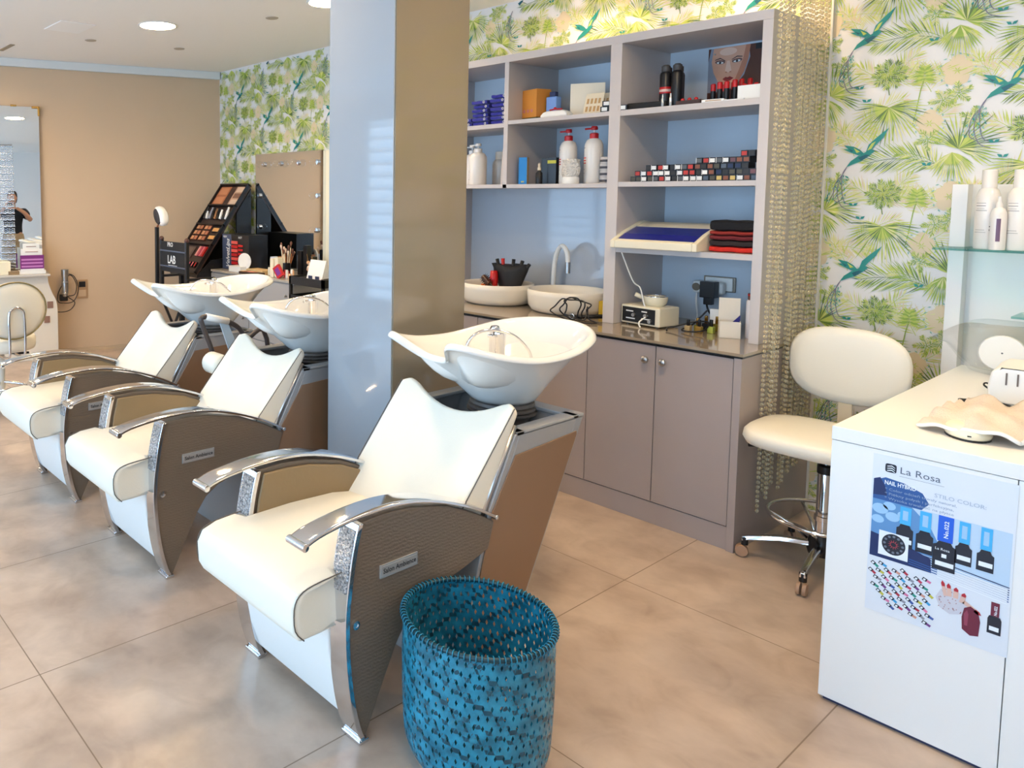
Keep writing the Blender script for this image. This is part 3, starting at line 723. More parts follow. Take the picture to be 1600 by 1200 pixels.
m = MB(); m.box(-.075, .075, -.012, 0, -.03, .045, mat('socket frame', (150, 140, 126), .35, metal=.5)); m.build('frame', t, bevel=.003)
m = MB(); m.box(-.065, .065, -.020, -.012, -.025, .04, WHITE); m.build('insert', t, bevel=.004)
t = thing('travel_adapter', 'white plug adapter in the wall socket behind the heater', 'adapter', (-1.79, UB-.033, 1.015))
m = MB(); m.box(-.07, .075, -.045, 0, -.035, .025, WHITE); m.build('housing', t, bevel=.012, seg=3)
m = MB(); m.lathe([(0, -.0), (.02, 0), (.018, .004)], mat('socket well', (120, 108, 90), .6), (-.05, -.046, -.005), 16, axis='y'); m.build('socket_well', t)
m = MB(); m.box(-.035, .035, -.05, 0, -.05, .03, BLACK); m.box(-.02, .02, -.04, -.01, -.085, -.05, BLACK)
m.tube(catmull([(-.01, -.025, -.08), (.0, -.02, -.12), (.05, -.05, -.16), (.06, -.08, -.185)], 5), .005, BLACK, 6)
simple('black_power_plug', 'big black plug pushed into the white adapter', 'plug', m, (-1.765, UB-.080, 1.015), bevel=.006)
m = MB(); m.tube(catmull([(-.02, 0, 0), (-.018, -.01, -.06), (-.005, -.02, -.13), (.0, -.06, -.17)], 5), .004, WHITE, 6)
simple('white_plug_cord', 'white cord dropping from the left end of the plug adapter', 'cord', m, (-1.83, UB-.045, .99), smooth=True)
# cluster of small bottles with a cable, open box and canister
OLIVE = mat('olive bottle', (122, 112, 44), .2, coat=.5)
for i, (x, y, h, r, c_, lab) in enumerate([(-1.70, 3.70, .05, .013, OLIVE, 'olive nail bottle nearest the black cable loop'), (-1.675, 3.66, .05, .013, mat('amber bottle', (150, 116, 50), .2), 'amber nail bottle in front of the dark ones'),
        (-1.69, 3.76, .055, .014, BLACK, 'black nail bottle behind the olive one'), (-1.64, 3.70, .05, .013, mat('lime bottle', (196, 206, 90), .25), 'lime green nail bottle left of the open white box'),
        (-1.65, 3.78, .055, .014, OLIVE, 'tall olive nail bottle behind the lime one'), (-1.725, 3.66, .045, .013, mat('sand bottle', (190, 160, 110), .3), 'sand coloured nail bottle at the left of the cluster')]):
    t = thing('nail_varnish_bottle', lab, 'nail varnish', (x, y, ZC), group='nail bottles by the open box')
    m = MB(); m.box(-r, r, -r, r, 0, h*.62, c_); m.build('bottle', t, bevel=.003)
    m = MB(); m.lathe([(.006, h*.62), (.008, h*.66), (.007, h*1.25), (0, h*1.27)], BLACK if i % 2 else GOLD, n=12); m.build('cap', t, smooth=True, auto=50)
for (x, y, z, a, c_, lab) in [(-1.665, 3.80, .0, .2, WHITE, 'white card standing behind the nail bottles'), (-1.60, 3.80, .0, -.3, mat('beige carton', (196, 176, 120), .6), 'beige carton behind the open white box')]:
    m = MB(); m.box(-.025, .025, -.006, .006, 0, .10 if c_ is WHITE else .115, c_); simple('small_card', lab, 'card', m, (x, y, ZC+z), a, bevel=.001)
m = MB(); m.tube(catmull([(-.11, -.09, .005), (-.125, -.05, .012), (-.10, -.03, .02), (-.04, .02, .045), (.02, .03, .05), (.03, -.03, .02), (-.02, -.06, .01), (-.07, -.03, .01), (-.05, .03, .03), (.0, .06, .10)], 6), .004, BLACK, 6)
simple('thin_black_cable', 'thin black cable looped around the nail bottles', 'cable', m, (-1.67, 3.66, ZC), smooth=True)
m = MB(); TH = .002; wht = mat('white card box', (240, 228, 208), .6)
for a in [(-.042,.042,-.032,-.030,0,.075), (-.042,-.040,-.032,.03,0,.075), (.040,.042,-.032,.03,0,.075), (-.042,.042,.028,.030,0,.175), (-.042,.042,-.032,.03,0,.002)]: m.box(*a, wht)
o = simple('open_white_box', 'open white card box with raised lid flap and a blue corner inside', 'box', m, (-1.545, 3.66, ZC), radians(28))
m = MB(); m.prism([(0, 0), (.04, .0), (.04, .045)], -.004, .004, mat('navy card', (38, 30, 120), .5), axis='y'); simple('navy_card', 'navy blue card corner sticking out of the open white box', 'card', m, (-1.55, 3.672, ZC+.055), radians(28))
t = thing('hairspray_can', 'tall white can with a dark red top at the right end of the worktop', 'can', (-1.475, 3.72, ZC))
m = MB(); m.lathe([(0, 0), (.026, 0), (.027, .006), (.027, .165), (.022, .172), (0, .172)], mat('white can', (228, 222, 222), .3), n=24); m.build('body', t, smooth=True, auto=40)
m = MB(); m.lathe([(.021, .172), (.022, .20), (.020, .202), (0, .202)], mat('brown cap', (110, 60, 46), .4), n=20); m.lathe([(.0215, .190), (.0225, .191), (.0225, .197), (.0215, .198)], RED, n=20); m.build('cap', t, smooth=True, auto=40)
# ================================================================== SHELF CONTENTS
ZT, ZM, ZB = 1.884, 1.536, 1.216
ZLT, ZLB, ZLL = 1.884, 1.530, 1.872
BLUE = mat('royal blue towelling', (30, 36, 150), .9, bump=('noise', 300, .5), sheen=.3)
def folded(name, label, cat, x, y, z, w, d, h, m_, group=None, rotz=0, loops=1):
    m = MB(); R = []
    n = 10
    for k in range(9):
        xx = -w/2+w*k/8; sag = .0015*sin(k*1.7+x*40)
        prof = []
        for a in range(14):
            q = 2*pi*a/14; ca, sa = cos(q), sin(q)
            prof.append((xx, (abs(ca)**.35)*math.copysign(d/2, ca), h/2+(abs(sa)**.5)*math.copysign(h/2, sa)+sag+.0001))
        R.append(prof)
    m.rings(R, m_)
    if loops:
        m.torus((w*.32, -d/2-.002, h*.5), .006, .0018, WHITE, 10, 5, 'y')
    return simple(name, label, cat, m, (x, y, z), rotz, group, smooth=True, auto=50)
order = ['lowest', 'second from the bottom', 'third from the bottom', 'fourth from the bottom', 'fifth from the bottom', 'sixth from the bottom', 'topmost']
for col, (x, n, nm) in enumerate([(-3.045, 2, 'leftmost'), (-2.925, 6, 'middle'), (-2.795, 7, 'right-hand')]):
    for k in range(n):
        folded('blue_towel', 'royal blue folded towel, %s in the %s pile' % (order[k] if k < n-1 else 'topmost', nm), 'towel',
               x+.004*sin(k*2.1), 3.70+.006*cos(k*3), ZLL+k*.0245, .108, .19, .024, BLUE, 'royal blue towels on the upper left shelf')
def bx(name, label, cat, x, y, z, w, d, h, m_, rotz=0, bevel=.0015, group=None, extra=None):
    m = MB(); m.box(-w/2, w/2, -d/2, d/2, 0, h, m_)
    if extra: extra(m, w, d, h)
    return simple(name, label, cat, m, (x, y, z), rotz, group, bevel=bevel)
ORG = mat('orange carton', (232, 150, 60), .55)
def og(m, w, d, h):
    m.box(-w/2-.0004, w/2+.0004, -d/2-.0006, d/2, 0, .018, mat('olive carton', (92, 84, 40), .5))
    for k in range(3): m.lathe([(0, -d/2-.0008), (.010, -d/2-.0008), (.010, -d/2), (0, -d/2)], mat('pink print', (220, 130, 120), .5), (-.035+.03*k, 0, .055), 10, axis='y')
bx('orange_carton', 'orange carton with olive base band on the upper middle shelf', 'carton', -2.640, 3.735, ZLT, .125, .10, .172, ORG, radians(-14), extra=og)
t = thing('blue_bottle', 'pale blue square bottle right of the orange carton', 'bottle', (-2.530, 3.74, ZLT))
m = MB(); m.box(-.032, .032, -.025, .025, 0, .125, mat('pale blue plastic', (128, 164, 222), .35)); m.build('body', t, bevel=.006)
m = MB(); m.box(-.018, .018, -.015, .015, .125, .152, mat('navy cap', (34, 40, 84), .35)); m.build('cap', t, bevel=.003)
def wb(m, w, d, h): m.box(-w/2-.001, w/2+.001, -d/2-.001, d/2+.001, h-.012, h, WHITE)
bx('white_gift_box', 'big white box on the upper middle shelf', 'box', -2.365, 3.80, ZLT, .17, .17, .175, mat('ivory box', (242, 232, 210), .5), radians(32), extra=None)
t = thing('white_pouch', 'low white pouch with a red bow before the big white box', 'pouch', (-2.44, 3.635, ZLT))
m = MB(); m.rings([[(-.08*k, -.03*k, z), (.08*k, -.03*k, z), (.08*k, .03*k, z), (-.08*k, .03*k, z)] for k, z in [(1, .0), (1.02, .012), (.85, .028), (.6, .036)]], WHITE); m.build('bag', t, bevel=.006)
m = MB(); m.tube([(-.035, -.01, .040), (.0, -.015, .043), (.04, -.01, .041)], .004, RED, 6); m.sphere((0, -.015, .046), .008, RED); m.build('bow', t, smooth=True)
def card(m, w, d, h):
    for r_ in range(2):
        for c_ in range(4): m.box(-w/2+.010+c_*.020, -w/2+.022+c_*.020, -d/2-.0006, -d/2, .02+r_*.045, .05+r_*.045, mat('gold print', (204, 160, 104), .4))
for i, (x, y, a, lab) in enumerate([(-2.265, 3.68, .15, 'cream display card with gold samples leaning right of the big white box'), (-2.205, 3.72, .1, 'cream display card behind the first, next to the white spray bottle')]):
    o = bx('sample_card', lab, 'card', x, y, ZLT, .095, .006, .125, mat('cream card', (238, 224, 196), .6), a, extra=card, group='cream sample cards')
    o.rotation_euler = (radians(-22), 0, a)
def bottle(name, label, x, y, z, r, h, body, cap, kind='pump', group=None, capm=None, stripes=None, rotz=0):
    t = thing(name, label, 'bottle', (x, y, z), rotz, group)
    m = MB(); m.lathe([(0, 0), (r*.92, 0), (r, .006), (r, h*.60), (r*.97, h*.68), (r*.75, h*.755), (r*.42, h*.79), (r*.40, h*.80), (0, h*.80)], body, n=28); b_ = m.build('body', t, smooth=True, auto=45)
    if stripes:
        s_ = MB()
        for (zz, hh, a0, a1, mm) in stripes:
            N = 8; vs = []
            for k in range(N+1):
                a = a0+(a1-a0)*k/N
                vs += [((r+.0006)*cos(a), (r+.0006)*sin(a), zz*h), ((r+.0006)*cos(a), (r+.0006)*sin(a), (zz+hh)*h)]
            s_.add(vs, [(2*k, 2*k+2, 2*k+3, 2*k+1) for k in range(N)], mm)
        s_.build('label_print', b_)
    m = MB()
    if kind == 'pump':
        m.lathe([(r*.45, h*.785), (r*.47, h*.80), (r*.47, h*.87), (r*.3, h*.885), (0, h*.885)], cap, n=18)
        m.lathe([(.004, h*.88), (.004, h*.935), (0, h*.935)], WHITE, n=8)
        m.lathe([(0, h*.93), (r*.34, h*.935), (r*.38, h*.965), (r*.30, h), (0, h)], cap, n=16)
        m.tube([(0, 0, h*.965), (-r*.95, -r*.3, h*.955)], .0045, cap, 8)
    elif kind == 'spray':
        m.lathe([(r*.42, h*.785), (r*.40, h*.86), (.006, h*.90), (.006, h*.99), (0, h)], cap, n=18)
    else:
        m.lathe([(r*.62, h*.775), (r*.62, h*.995), (r*.6, h), (0, h)], cap, n=22)
    m.build('pump' if kind != 'cap' else 'cap', t, smooth=True, auto=45)
    return t
WB = mat('white bottle plastic', (236, 230, 222), .28, coat=.2); GRT = mat('grey print', (150, 146, 140), .5); REDP = mat('red print', (205, 44, 44), .5); DKP = mat('dark print', (70, 66, 70), .5)
fa = -2.35
st_red = [(.62-.001, .007, fa-.3, fa+.3, DKP), (.44, .018, fa-.45, fa+.45, REDP), (.395, .018, fa-.45, fa+.45, REDP), (.35, .018, fa-.45, fa+.45, REDP), (.25, .006, fa-.3, fa+.3, GRT), (.18, .006, fa-.3, fa+.3, GRT)]
st_gr = [(.33, .01, fa-.35, fa+.35, GRT), (.29, .01, fa-.35, fa+.35, GRT), (.24, .01, fa-.3, fa+.3, GRT), (.12, .01, fa-.3, fa+.3, GRT)]
bottle('lotion_bottle', 'white bottle with dark nozzle at the right end of the upper middle shelf', -2.150, 3.73, ZLT, .028, .19, WB, BLACK, 'spray')
bottle('round_sample_jar', 'clear round-topped bottle behind the cream sample cards', -2.235, 3.86, ZLT, .035, .16, mat('smoky plastic', (150, 142, 132), .3), WHITE, 'cap')
bottle('pump_bottle', 'big white pump bottle on the left of the lower left shelf', -2.985, 3.67, ZLB, .052, .245, WB, WB, 'pump', stripes=st_gr)
bottle('pump_bottle', 'white pump bottle half hidden behind the pillar edge on the lower left shelf', -3.085, 3.74, ZLB, .045, .24, WB, WB, 'pump')
bottle('pump_bottle', 'cream bottle behind the big white pump bottle', -2.955, 3.84, ZLB, .045, .20, WB, WHITE, 'cap')
m = MB(); m.rings([[(-.028, -.022, 0), (.028, -.022, 0), (.028, .022, 0), (-.028, .022, 0)], [(-.030, -.004, .205), (.030, -.004, .205), (.030, .004, .205), (-.030, .004, .205)]], mat('pale tube', (196, 186, 178), .4))
simple('squeeze_tube', 'pale grey squeeze tube beside the divider on the lower left shelf', 'tube', m, (-2.785, 3.68, ZLB), smooth=False, bevel=.003)
def bl(m, w, d, h): m.box(w/2-.0, w/2+.0006, -d/2, d/2, 0, h, mat('kraft side', (196, 166, 116), .6)); m.box(-.008, .008, -d/2-.0006, -d/2, .01, .018, mat('gold dot', (214, 200, 120), .5))
bx('blue_carton', 'bright blue carton at the left of the lower middle shelf', 'carton', -2.655, 3.66, ZLB, .045, .045, .150, mat('bright blue carton', (40, 140, 210), .5), radians(22), extra=bl)
bx('black_carton', 'black carton behind the dropper bottle', 'carton', -2.575, 3.76, ZLB, .05, .04, .145, BLACK, .2)
t = thing('dropper_bottle', 'small black dropper bottle with a pale teat', 'bottle', (-2.555, 3.66, ZLB))
m = MB(); m.lathe([(0, 0), (.017, 0), (.018, .005), (.018, .06), (.008, .072), (.008, .078), (0, .078)], BLACK, n=20); m.build('body', t, smooth=True, auto=40)
m = MB(); m.lathe([(.010, .076), (.010, .092), (.006, .095), (.007, .112), (0, .118)], mat('pale teat', (226, 208, 180), .5), n=16); m.build('dropper', t, smooth=True, auto=40)
def yb(m, w, d, h): m.box(-w/2-.0004, w/2+.0004, -d/2-.0006, -d/2, h*.78, h*.90, mat('yellow band', (206, 196, 60), .5))
bx('black_yellow_carton', 'black carton with a yellow band left of the red-capped bottles', 'carton', -2.505, 3.72, ZLB, .05, .045, .145, BLACK, .1, extra=yb)
bottle('red_pump_bottle', 'white pump bottle with red pump, the left one of two', -2.425, 3.73, ZLB, .046, .295, WB, RED, 'pump', stripes=st_red, group='white bottles with red pumps')
bottle('red_pump_bottle', 'white pump bottle with red pump, the right one of two', -2.270, 3.72, ZLB, .047, .300, WB, RED, 'pump', stripes=st_red, group='white bottles with red pumps')
bottle('white_bottle', 'plain white bottle standing behind the two with red pumps', -2.36, 3.88, ZLB, .04, .215, WB, mat('pale cap', (214, 206, 196), .4), 'spray')
t = thing('doily_bag', 'crumpled white lace bag between the red-pump bottles', 'bag', (-2.345, 3.635, ZLB))
m = MB(); R = []
for k, (z, r_) in enumerate([(.03, .035), (.05, .048), (.08, .052), (.11, .046), (.125, .05)]): R.append([(r_*cos(a*pi/9)*(1+.08*sin(a*2.6+k)), r_*.6*sin(a*pi/9), z+.006*sin(a*3.1)) for a in range(18)])
m.rings(R, mat('white lace', (232, 226, 216), .8, bump=('voronoi', 120, 1.0))); m.build('bag', t, smooth=True)
m = MB(); m.lathe([(0, 0), (.040, 0), (.042, .006), (.042, .03), (.038, .036), (0, .036)], WHITE, n=24); m.build('jar', t, smooth=True, auto=40)
for k in range(4):
    m = MB(); m.lathe([(0, 0), (.030, 0), (.031, .003), (.031, .024), (.029, .0335), (0, .0335)], mat('silver jar', (196, 190, 186), .4), n=20)
    m.lathe([(.0315, .008), (.0315, .020)], DKP, n=20)
    simple('cream_jar', 'silver-grey jar, %s of the stack at the right end of the lower middle shelf' % ['lowest', 'second lowest', 'third', 'topmost'][k], 'jar', m, (-2.180+.0015*(k % 2), 3.69, ZLB+k*.034), smooth=True, auto=40, group='stacked silver-grey jars')
# top right shelf
for (x, y, lab) in [(-1.906, 3.72, 'tall black spray can with a red band, left of two'), (-1.851, 3.72, 'tall black spray can without band, right of two'), (-1.931, 3.785, 'black can standing behind the left can'), (-1.876, 3.785, 'black can standing behind the right can')]:
    t = thing('black_spray_can', lab, 'spray can', (x, y, ZT), group='tall black spray cans')
    m = MB(); m.lathe([(0, 0), (.025, 0), (.026, .005), (.026, .165), (.023, .175), (.018, .180), (0, .180)], BLACK, n=24)
    if 'red band' in lab: m.lathe([(.0262, .075), (.0266, .076), (.0266, .105), (.0262, .106)], RED, n=24); m.lathe([(.0266, .083), (.0268, .084), (.0268, .094), (.0266, .095)], mat('pale print', (226, 190, 176), .5), n=24)
    m.build('body', t, smooth=True, auto=40)
    m = MB(); m.lathe([(.017, .178), (.020, .182), (.020, .205), (.012, .212), (0, .212)], mat('dark grey cap', (74, 70, 68), .5), n=20); m.build('cap', t, smooth=True, auto=40)
for i, (x, y) in enumerate([(-1.868, 3.625), (-1.828, 3.62)]):
    m = MB(); m.lathe([(0, 0), (.0065, 0), (.0065, .04), (.004, .045), (.004, .062), (0, .063)], mat('silver tube', (180, 190, 200), .15, metal=.6), n=12)
    simple('silver_tube', ['slim silver tube before the banded black can', 'slim silver tube before the right black can'][i], 'tube', m, (x, y, ZT), smooth=True, auto=40)
k = 0
for (x, z, a, c_, lab) in [(-2.150, 0, .3, WHITE, 'black box with white end overhanging the middle upright, lower left'), (-2.105, 0, .3, mat('yellow end', (230, 206, 60), .5), 'black box with yellow end on the middle upright'),
        (-2.058, 0, .35, WHITE, 'black box with white end right of the yellow-ended one'), (-2.140, .027, .3, WHITE, 'black box with white end stacked on the left box'), (-2.095, .027, .25, BLACKM, 'brown-black box stacked above the yellow-ended box')]:
    m = MB(); m.box(-.019, .019, -.055, .055, 0, .026, BLACK); m.box(-.013, .013, -.0556, -.055, .004, .022, c_)
    simple('small_black_box', lab, 'box', m, (x, 3.630, ZT), a, 'black boxes on the middle upright', bevel=.001)
    bpy.data.objects[-1] if False else None
    C.objects[-1].location.z += z
m = MB(); m.prism([(-.09, -.05), (.09, -.06), (.10, .05), (-.08, .06)], 0, .035, BLACKM, axis='z')
simple('black_case', 'flat black case lying left of the black cans', 'case', m, (-1.965, 3.69, ZT), .2, bevel=.006)
m = MB(); m.box(-.055, .055, -.02, .02, 0, .022, mat('dark brown tray', (66, 44, 40), .5)); 
for k in range(3): m.sphere((-.032+k*.03, 0, .026), .009, RED)
simple('lip_balm_tray', 'low brown tray of three red domes on the top right shelf', 'tray', m, (-1.745, 3.63, ZT), smooth=False, bevel=.001)
m = MB(); m.box(-.045, .045, -.022, .022, 0, .012, WHITE); m.box(-.03, .035, -.0225, -.02, .003, .009, mat('beige label', (190, 160, 130), .5))
simple('white_palette', 'flat white palette lying on the front edge of the top right shelf', 'palette', m, (-1.625, 3.60, ZT), .12, bevel=.002)
m = MB(); m.box(-.05, .05, -.018, .018, 0, .006, WHITE); simple('white_paper_slip', 'white slip lying before the white box', 'paper', m, (-1.555, 3.61, ZT), .1)
tops = [(-1.712, 3.78, .105), (-1.648, 3.70, .10), (-1.618, 3.70, .10), (-1.588, 3.71, .105), (-1.672, 3.80, .10), (-1.640, 3.82, .11), (-1.606, 3.82, .12), (-1.575, 3.83, .12)]
for i, (x, y, h) in enumerate(tops):
    t = thing('red_lipstick', 'red-topped black lip tube, number-free spot %s' % '' if False else ['red-topped lip tube standing alone before the face poster, leftmost', 'red-topped lip tube, first of the front three', 'red-topped lip tube, middle of the front three', 'red-topped lip tube, last of the front three beside the white box', 'red-topped lip tube behind the gap of the front row', 'red-topped lip tube behind the first front one', 'red-topped lip tube behind the middle front one', 'red-topped lip tube behind the white box corner'][i], 'lipstick', (x, y, ZT), group='red-topped lip tubes')
    m = MB(); m.lathe([(0, 0), (.011, 0), (.011, h*.68), (0, h*.68)], BLACK, n=12); m.build('tube', t, smooth=True, auto=40)
    m = MB(); m.lathe([(.011, h*.68), (.011, h*.97), (.008, h), (0, h)], RED, n=12); m.build('cap', t, smooth=True, auto=40)
m = MB(); 
for a in [(-.052,.052,-.03,-.028,0,.065), (-.052,-.050,-.03,.03,0,.065), (.050,.052,-.03,.03,0,.065), (-.052,.052,.028,.03,0,.065), (-.052,.052,-.03,.03,0,.002)]: m.box(*a, WHITE)
simple('white_tray_box', 'white open box of red-topped tubes at the right end of the top shelf', 'box', m, (-1.492, 3.66, ZT))
for i in range(4):
    t = thing('boxed_lipstick', 'red-topped lip tube in the white open box, %s' % ['leftmost', 'second from the left', 'third from the left', 'rightmost'][i], 'lipstick', (-1.528+i*.024, 3.66, ZT+.003), group='lip tubes in the white box')
    m = MB(); m.lathe([(0, 0), (.010, 0), (.010, .05), (0, .05)], BLACK, n=12); m.build('tube', t)
    m = MB(); m.lathe([(.010, .05), (.010, .068), (.007, .072), (0, .072)], RED, n=12); m.build('cap', t, smooth=True, auto=40)
# advertising poster with a face on the back panel
def face_poster():
    m = MB(); y = -.003
    m.box(-.155, .155, -.003, 0, 0, .29, mat('poster brown', (92, 50, 34), .3))
    v0_ = len(m.v)
    def E(cx, cz, rx, rz, c_, l, a0=0, a1=2*pi, n=20, rot=0):
        pts = []
        for k in range(n):
            a = a0+(a1-a0)*k/(n-1 if a1-a0 < 6 else n); px, pz = rx*cos(a), rz*sin(a)
            pts.append((cx+px*cos(rot)-pz*sin(rot), y-.00015*l, cz+px*sin(rot)+pz*cos(rot)))
        m.poly(pts, c_)
    SK = mat('print skin', (226, 168, 138), .35); SK2 = mat('print skin shade', (196, 128, 98), .35); SK3 = mat('print skin light', (242, 200, 176), .35)
    m.poly([(x, y-.0001, z) for x, z in [(-.155, 0), (-.155, .20), (-.14, .29), (.075, .29), (.085, .21), (.055, .10), (.0, .02), (-.06, 0)]], mat('print backdrop', (150, 156, 170), .35))
    m.poly([(x, y-.0003, z) for x, z in [(-.125, .29), (-.135, .20), (-.122, .13), (-.095, .07), (-.055, .03), (-.015, .02), (.025, .06), (.055, .12), (.075, .20), (.085, .29)]], SK)
    m.poly([(x, y-.0004, z) for x, z in [(.025, .06), (.055, .12), (.075, .20), (.085, .29), (.06, .29), (.045, .20), (.02, .12), (-.005, .05)]], SK2)
    E(-.04, .26, .05, .025, SK3, 4)
    m.poly([(x, y-.0006, z) for x, z in [(-.045, .20), (-.030, .20), (-.018, .135), (-.035, .122), (-.055, .135)]], SK3)
    E(-.048, .126, .006, .004, SK2, 5); E(-.024, .126, .006, .004, SK2, 5)
    EY = mat('print eye dark', (52, 40, 42), .35); 
    for (cx, s_) in [(-.085, -1), (.012, 1)]:
        E(cx, .196, .030, .013, mat('print eye shadow', (120, 84, 78), .35), 4, rot=.12*s_)
        E(cx, .192, .020, .0075, WHITE, 5, rot=.12*s_); E(cx, .192, .0075, .0075, EY, 6)
        m.poly([(x, y-.0009, z) for x, z in [(cx-.030, .206-.004*s_), (cx, .218), (cx+.030, .206+.008*s_), (cx+.030, .211+.008*s_), (cx, .225), (cx-.030, .211-.004*s_)]], EY)
    LP = mat('print lips', (150, 30, 36), .35)
    m.poly([(x, y-.0006, z) for x, z in [(-.068, .083), (-.050, .096), (-.038, .092), (-.026, .097), (-.004, .084), (-.022, .069), (-.040, .066), (-.056, .071)]], LP)
    m.poly([(x, y-.0008, z) for x, z in [(-.066, .083), (-.036, .086), (-.006, .084), (-.036, .082)]], EY)
    for i in range(v0_, len(m.v)):
        p = m.v[i]; p.x = -.155+(p.x+.155)*.80; p.z = .29-(.29-p.z)*.74
    m.box(.060, .155, y-.001, y, .262, .29, BLACK)
    m.box(.088, .155, y-.001, y, .222, .248, mat('print magenta red', (208, 30, 56), .35))
    m.text('NEW', .018, WHITE, TXT(.105, y-.0012, .229), bold=True)
    m.lathe([(0, -.004), (.004, -.004), (.004, 0)], STEEL, (-.125, y, .262), 10, axis='y'); m.lathe([(0, -.004), (.004, -.004), (.004, 0)], STEEL, (.145, y, .275), 10, axis='y')
    simple('face_poster', 'poster of a face with red lips at the back of the top right shelf', 'poster', m, (-1.700, UB-.013, 1.905))
face_poster()
# boxes of nail colour on the middle right shelf
labc = [WHITE, WHITE, mat('lab grey', (96, 98, 100), .5), WHITE, mat('lab red', (196, 60, 50), .5), mat('lab brown', (140, 84, 60), .5), mat('lab dark', (50, 46, 44), .5), mat('lab khaki', (88, 82, 66), .5), mat('lab gold', (214, 186, 110), .5), mat('lab slate', (84, 96, 110), .5), mat('lab plum', (120, 80, 84), .5), mat('lab navy', (40, 52, 84), .5)]
labn = ['white', 'white', 'grey', 'white', 'red', 'brown', 'black', 'khaki', 'gold', 'slate', 'plum', 'navy']
rows = [(-2.000, 20), (-1.975, 19), (-1.925, 16), (-1.690, 8), (-1.500, 2)]
rown = ['bottom row', 'second row', 'third row', 'fourth row', 'top row']
ordn = ['first', 'second', 'third', 'fourth', 'fifth', 'sixth', 'seventh', 'eighth', 'ninth', 'tenth', 'eleventh', 'twelfth', 'thirteenth', 'fourteenth', 'fifteenth', 'sixteenth', 'seventeenth', 'eighteenth', 'nineteenth', 'twentieth']
rr = random.Random(11)
for r_, (xs_, n) in enumerate(rows):
    for k in range(n):
        x = xs_+k*.0285
        if x > -1.447: break
        ci = rr.choice([0, 1, 2, 3, 4, 5, 6, 7] if k < n*.6 else [4, 5, 6, 7, 8, 9, 10, 11, 0])
        m = MB(); m.box(-.0135, .0135, -.035, .035, 0, .0262, BLACK); m.box(-.0105, .0105, -.0356, -.035, .004, .022, labc[ci])
        if ci < 4: m.box(-.0138, -.0115, -.0358, -.034, .001, .025, WHITE)
        simple('nail_colour_box', 'small black box with %s end, %s in the %s on the middle right shelf' % (labn[ci], ordn[k], rown[r_]), 'box', m,
               (x, 3.655+.008*rr.random(), ZM+r_*.0264), 0, 'small boxes on the middle right shelf')
# lower right shelf: sunbed-like lamp and garments
t = thing('tanning_lamp', 'cream lamp unit with a deep blue window on the lower right shelf', 'lamp unit', (-1.845, 3.70, ZB))
m = MB(); W2 = .205
m.prism([(-.175,.0),(.16,.0),(.16,.12),(.10,.128),(.02,.105),(-.08,.075),(-.175,.035)], -W2, -W2+.022, CREAM); m.prism([(-.175,.0),(.16,.0),(.16,.12),(.10,.128),(.02,.105),(-.08,.075),(-.175,.035)], W2-.022, W2, CREAM)
m.prism([(-.175,.0),(-.150,.0),(-.150,.045),(-.175,.035)], -W2+.022, W2-.022, CREAM)
m.prism([(.02,.098),(.10,.121),(.16,.113),(.16,0),(.135,0),(.135,.09)], -W2+.022, W2-.022, CREAM)
m.box(-W2+.022, W2-.022, -.15, .135, .0, .012, CREAM)
m.build('housing', t, bevel=.004)
m = MB(); m.prism([(-.150,.030),(-.150,.040),(-.08,.068),(.03,.100),(.03,.09),(-.08,.058)], -W2+.022, W2-.022, mat('deep blue window', (24, 30, 140), .18, coat=.5)); m.build('window', t)
for k, (c_, nm, h, lab) in enumerate([(mat('bright red cloth', (214, 40, 24), .85), 'red', .026, 'bright red folded garment at the bottom of the pile beside the cream lamp'), (mat('dark brown cloth', (48, 36, 34), .9), 'b', .026, 'dark brown folded garment above the bright red one'), (mat('wine red cloth', (110, 28, 34), .85), 'w', .022, 'wine red folded garment in the middle of the pile'), (mat('brick red cloth', (150, 44, 36), .85), 'r', .018, 'brick red folded garment below the black one'), (mat('black cloth', (20, 19, 22), .9), 'k', .045, 'black folded garment on top of the pile')]):
    z = ZB+[0, .027, .054, .077, .096][k]
    folded('folded_garment', lab, 'garment', -1.533, 3.72, z, .192, .20, h, c_, 'folded garments beside the cream lamp', 0, 0)
# ================================================================== BEAD CURTAIN
t = thing('crystal_bead_curtain', 'curtain of long crystal bead strands hanging beside the grey cabinet', 'bead curtain', (-1.322, 3.68, CEIL))
m = MB(); m.box(-.012, .012, -.27, .30, -.012, 0, STEEL); m.build('rail', t)
rr = random.Random(5)
ys = [3.490, 3.512, 3.535, 3.558, 3.580, 3.665, 3.695, 3.725, 3.755, 3.785, 3.815, 3.85, 3.885, 3.92, 3.955]
for i, y in enumerate(ys):
    m = MB(); zb = [.13, .20, .20, .24, .21, .22, .18, .26, .3, .28, .33, .3, .26, .36, .3, .4, .34, .42, .38][i]; z = CEIL-.03; xo = (i % 2)*.022-.011
    k = 0; ph = rr.random()*.02
    z -= ph
    while z > zb:
        big = (k % 26 == 25); r_ = .0115 if big else .0078
        m.sphere((xo, y-3.68, z-CEIL), r_, CRYS, 8, 5)
        z -= .027 if big else .0205; k += 1
    m.tube([(xo, y-3.68, -.012), (xo, y-3.68, zb-CEIL)], .0008, STEEL, 3)
    m.build('bead_strand', t, smooth=True)
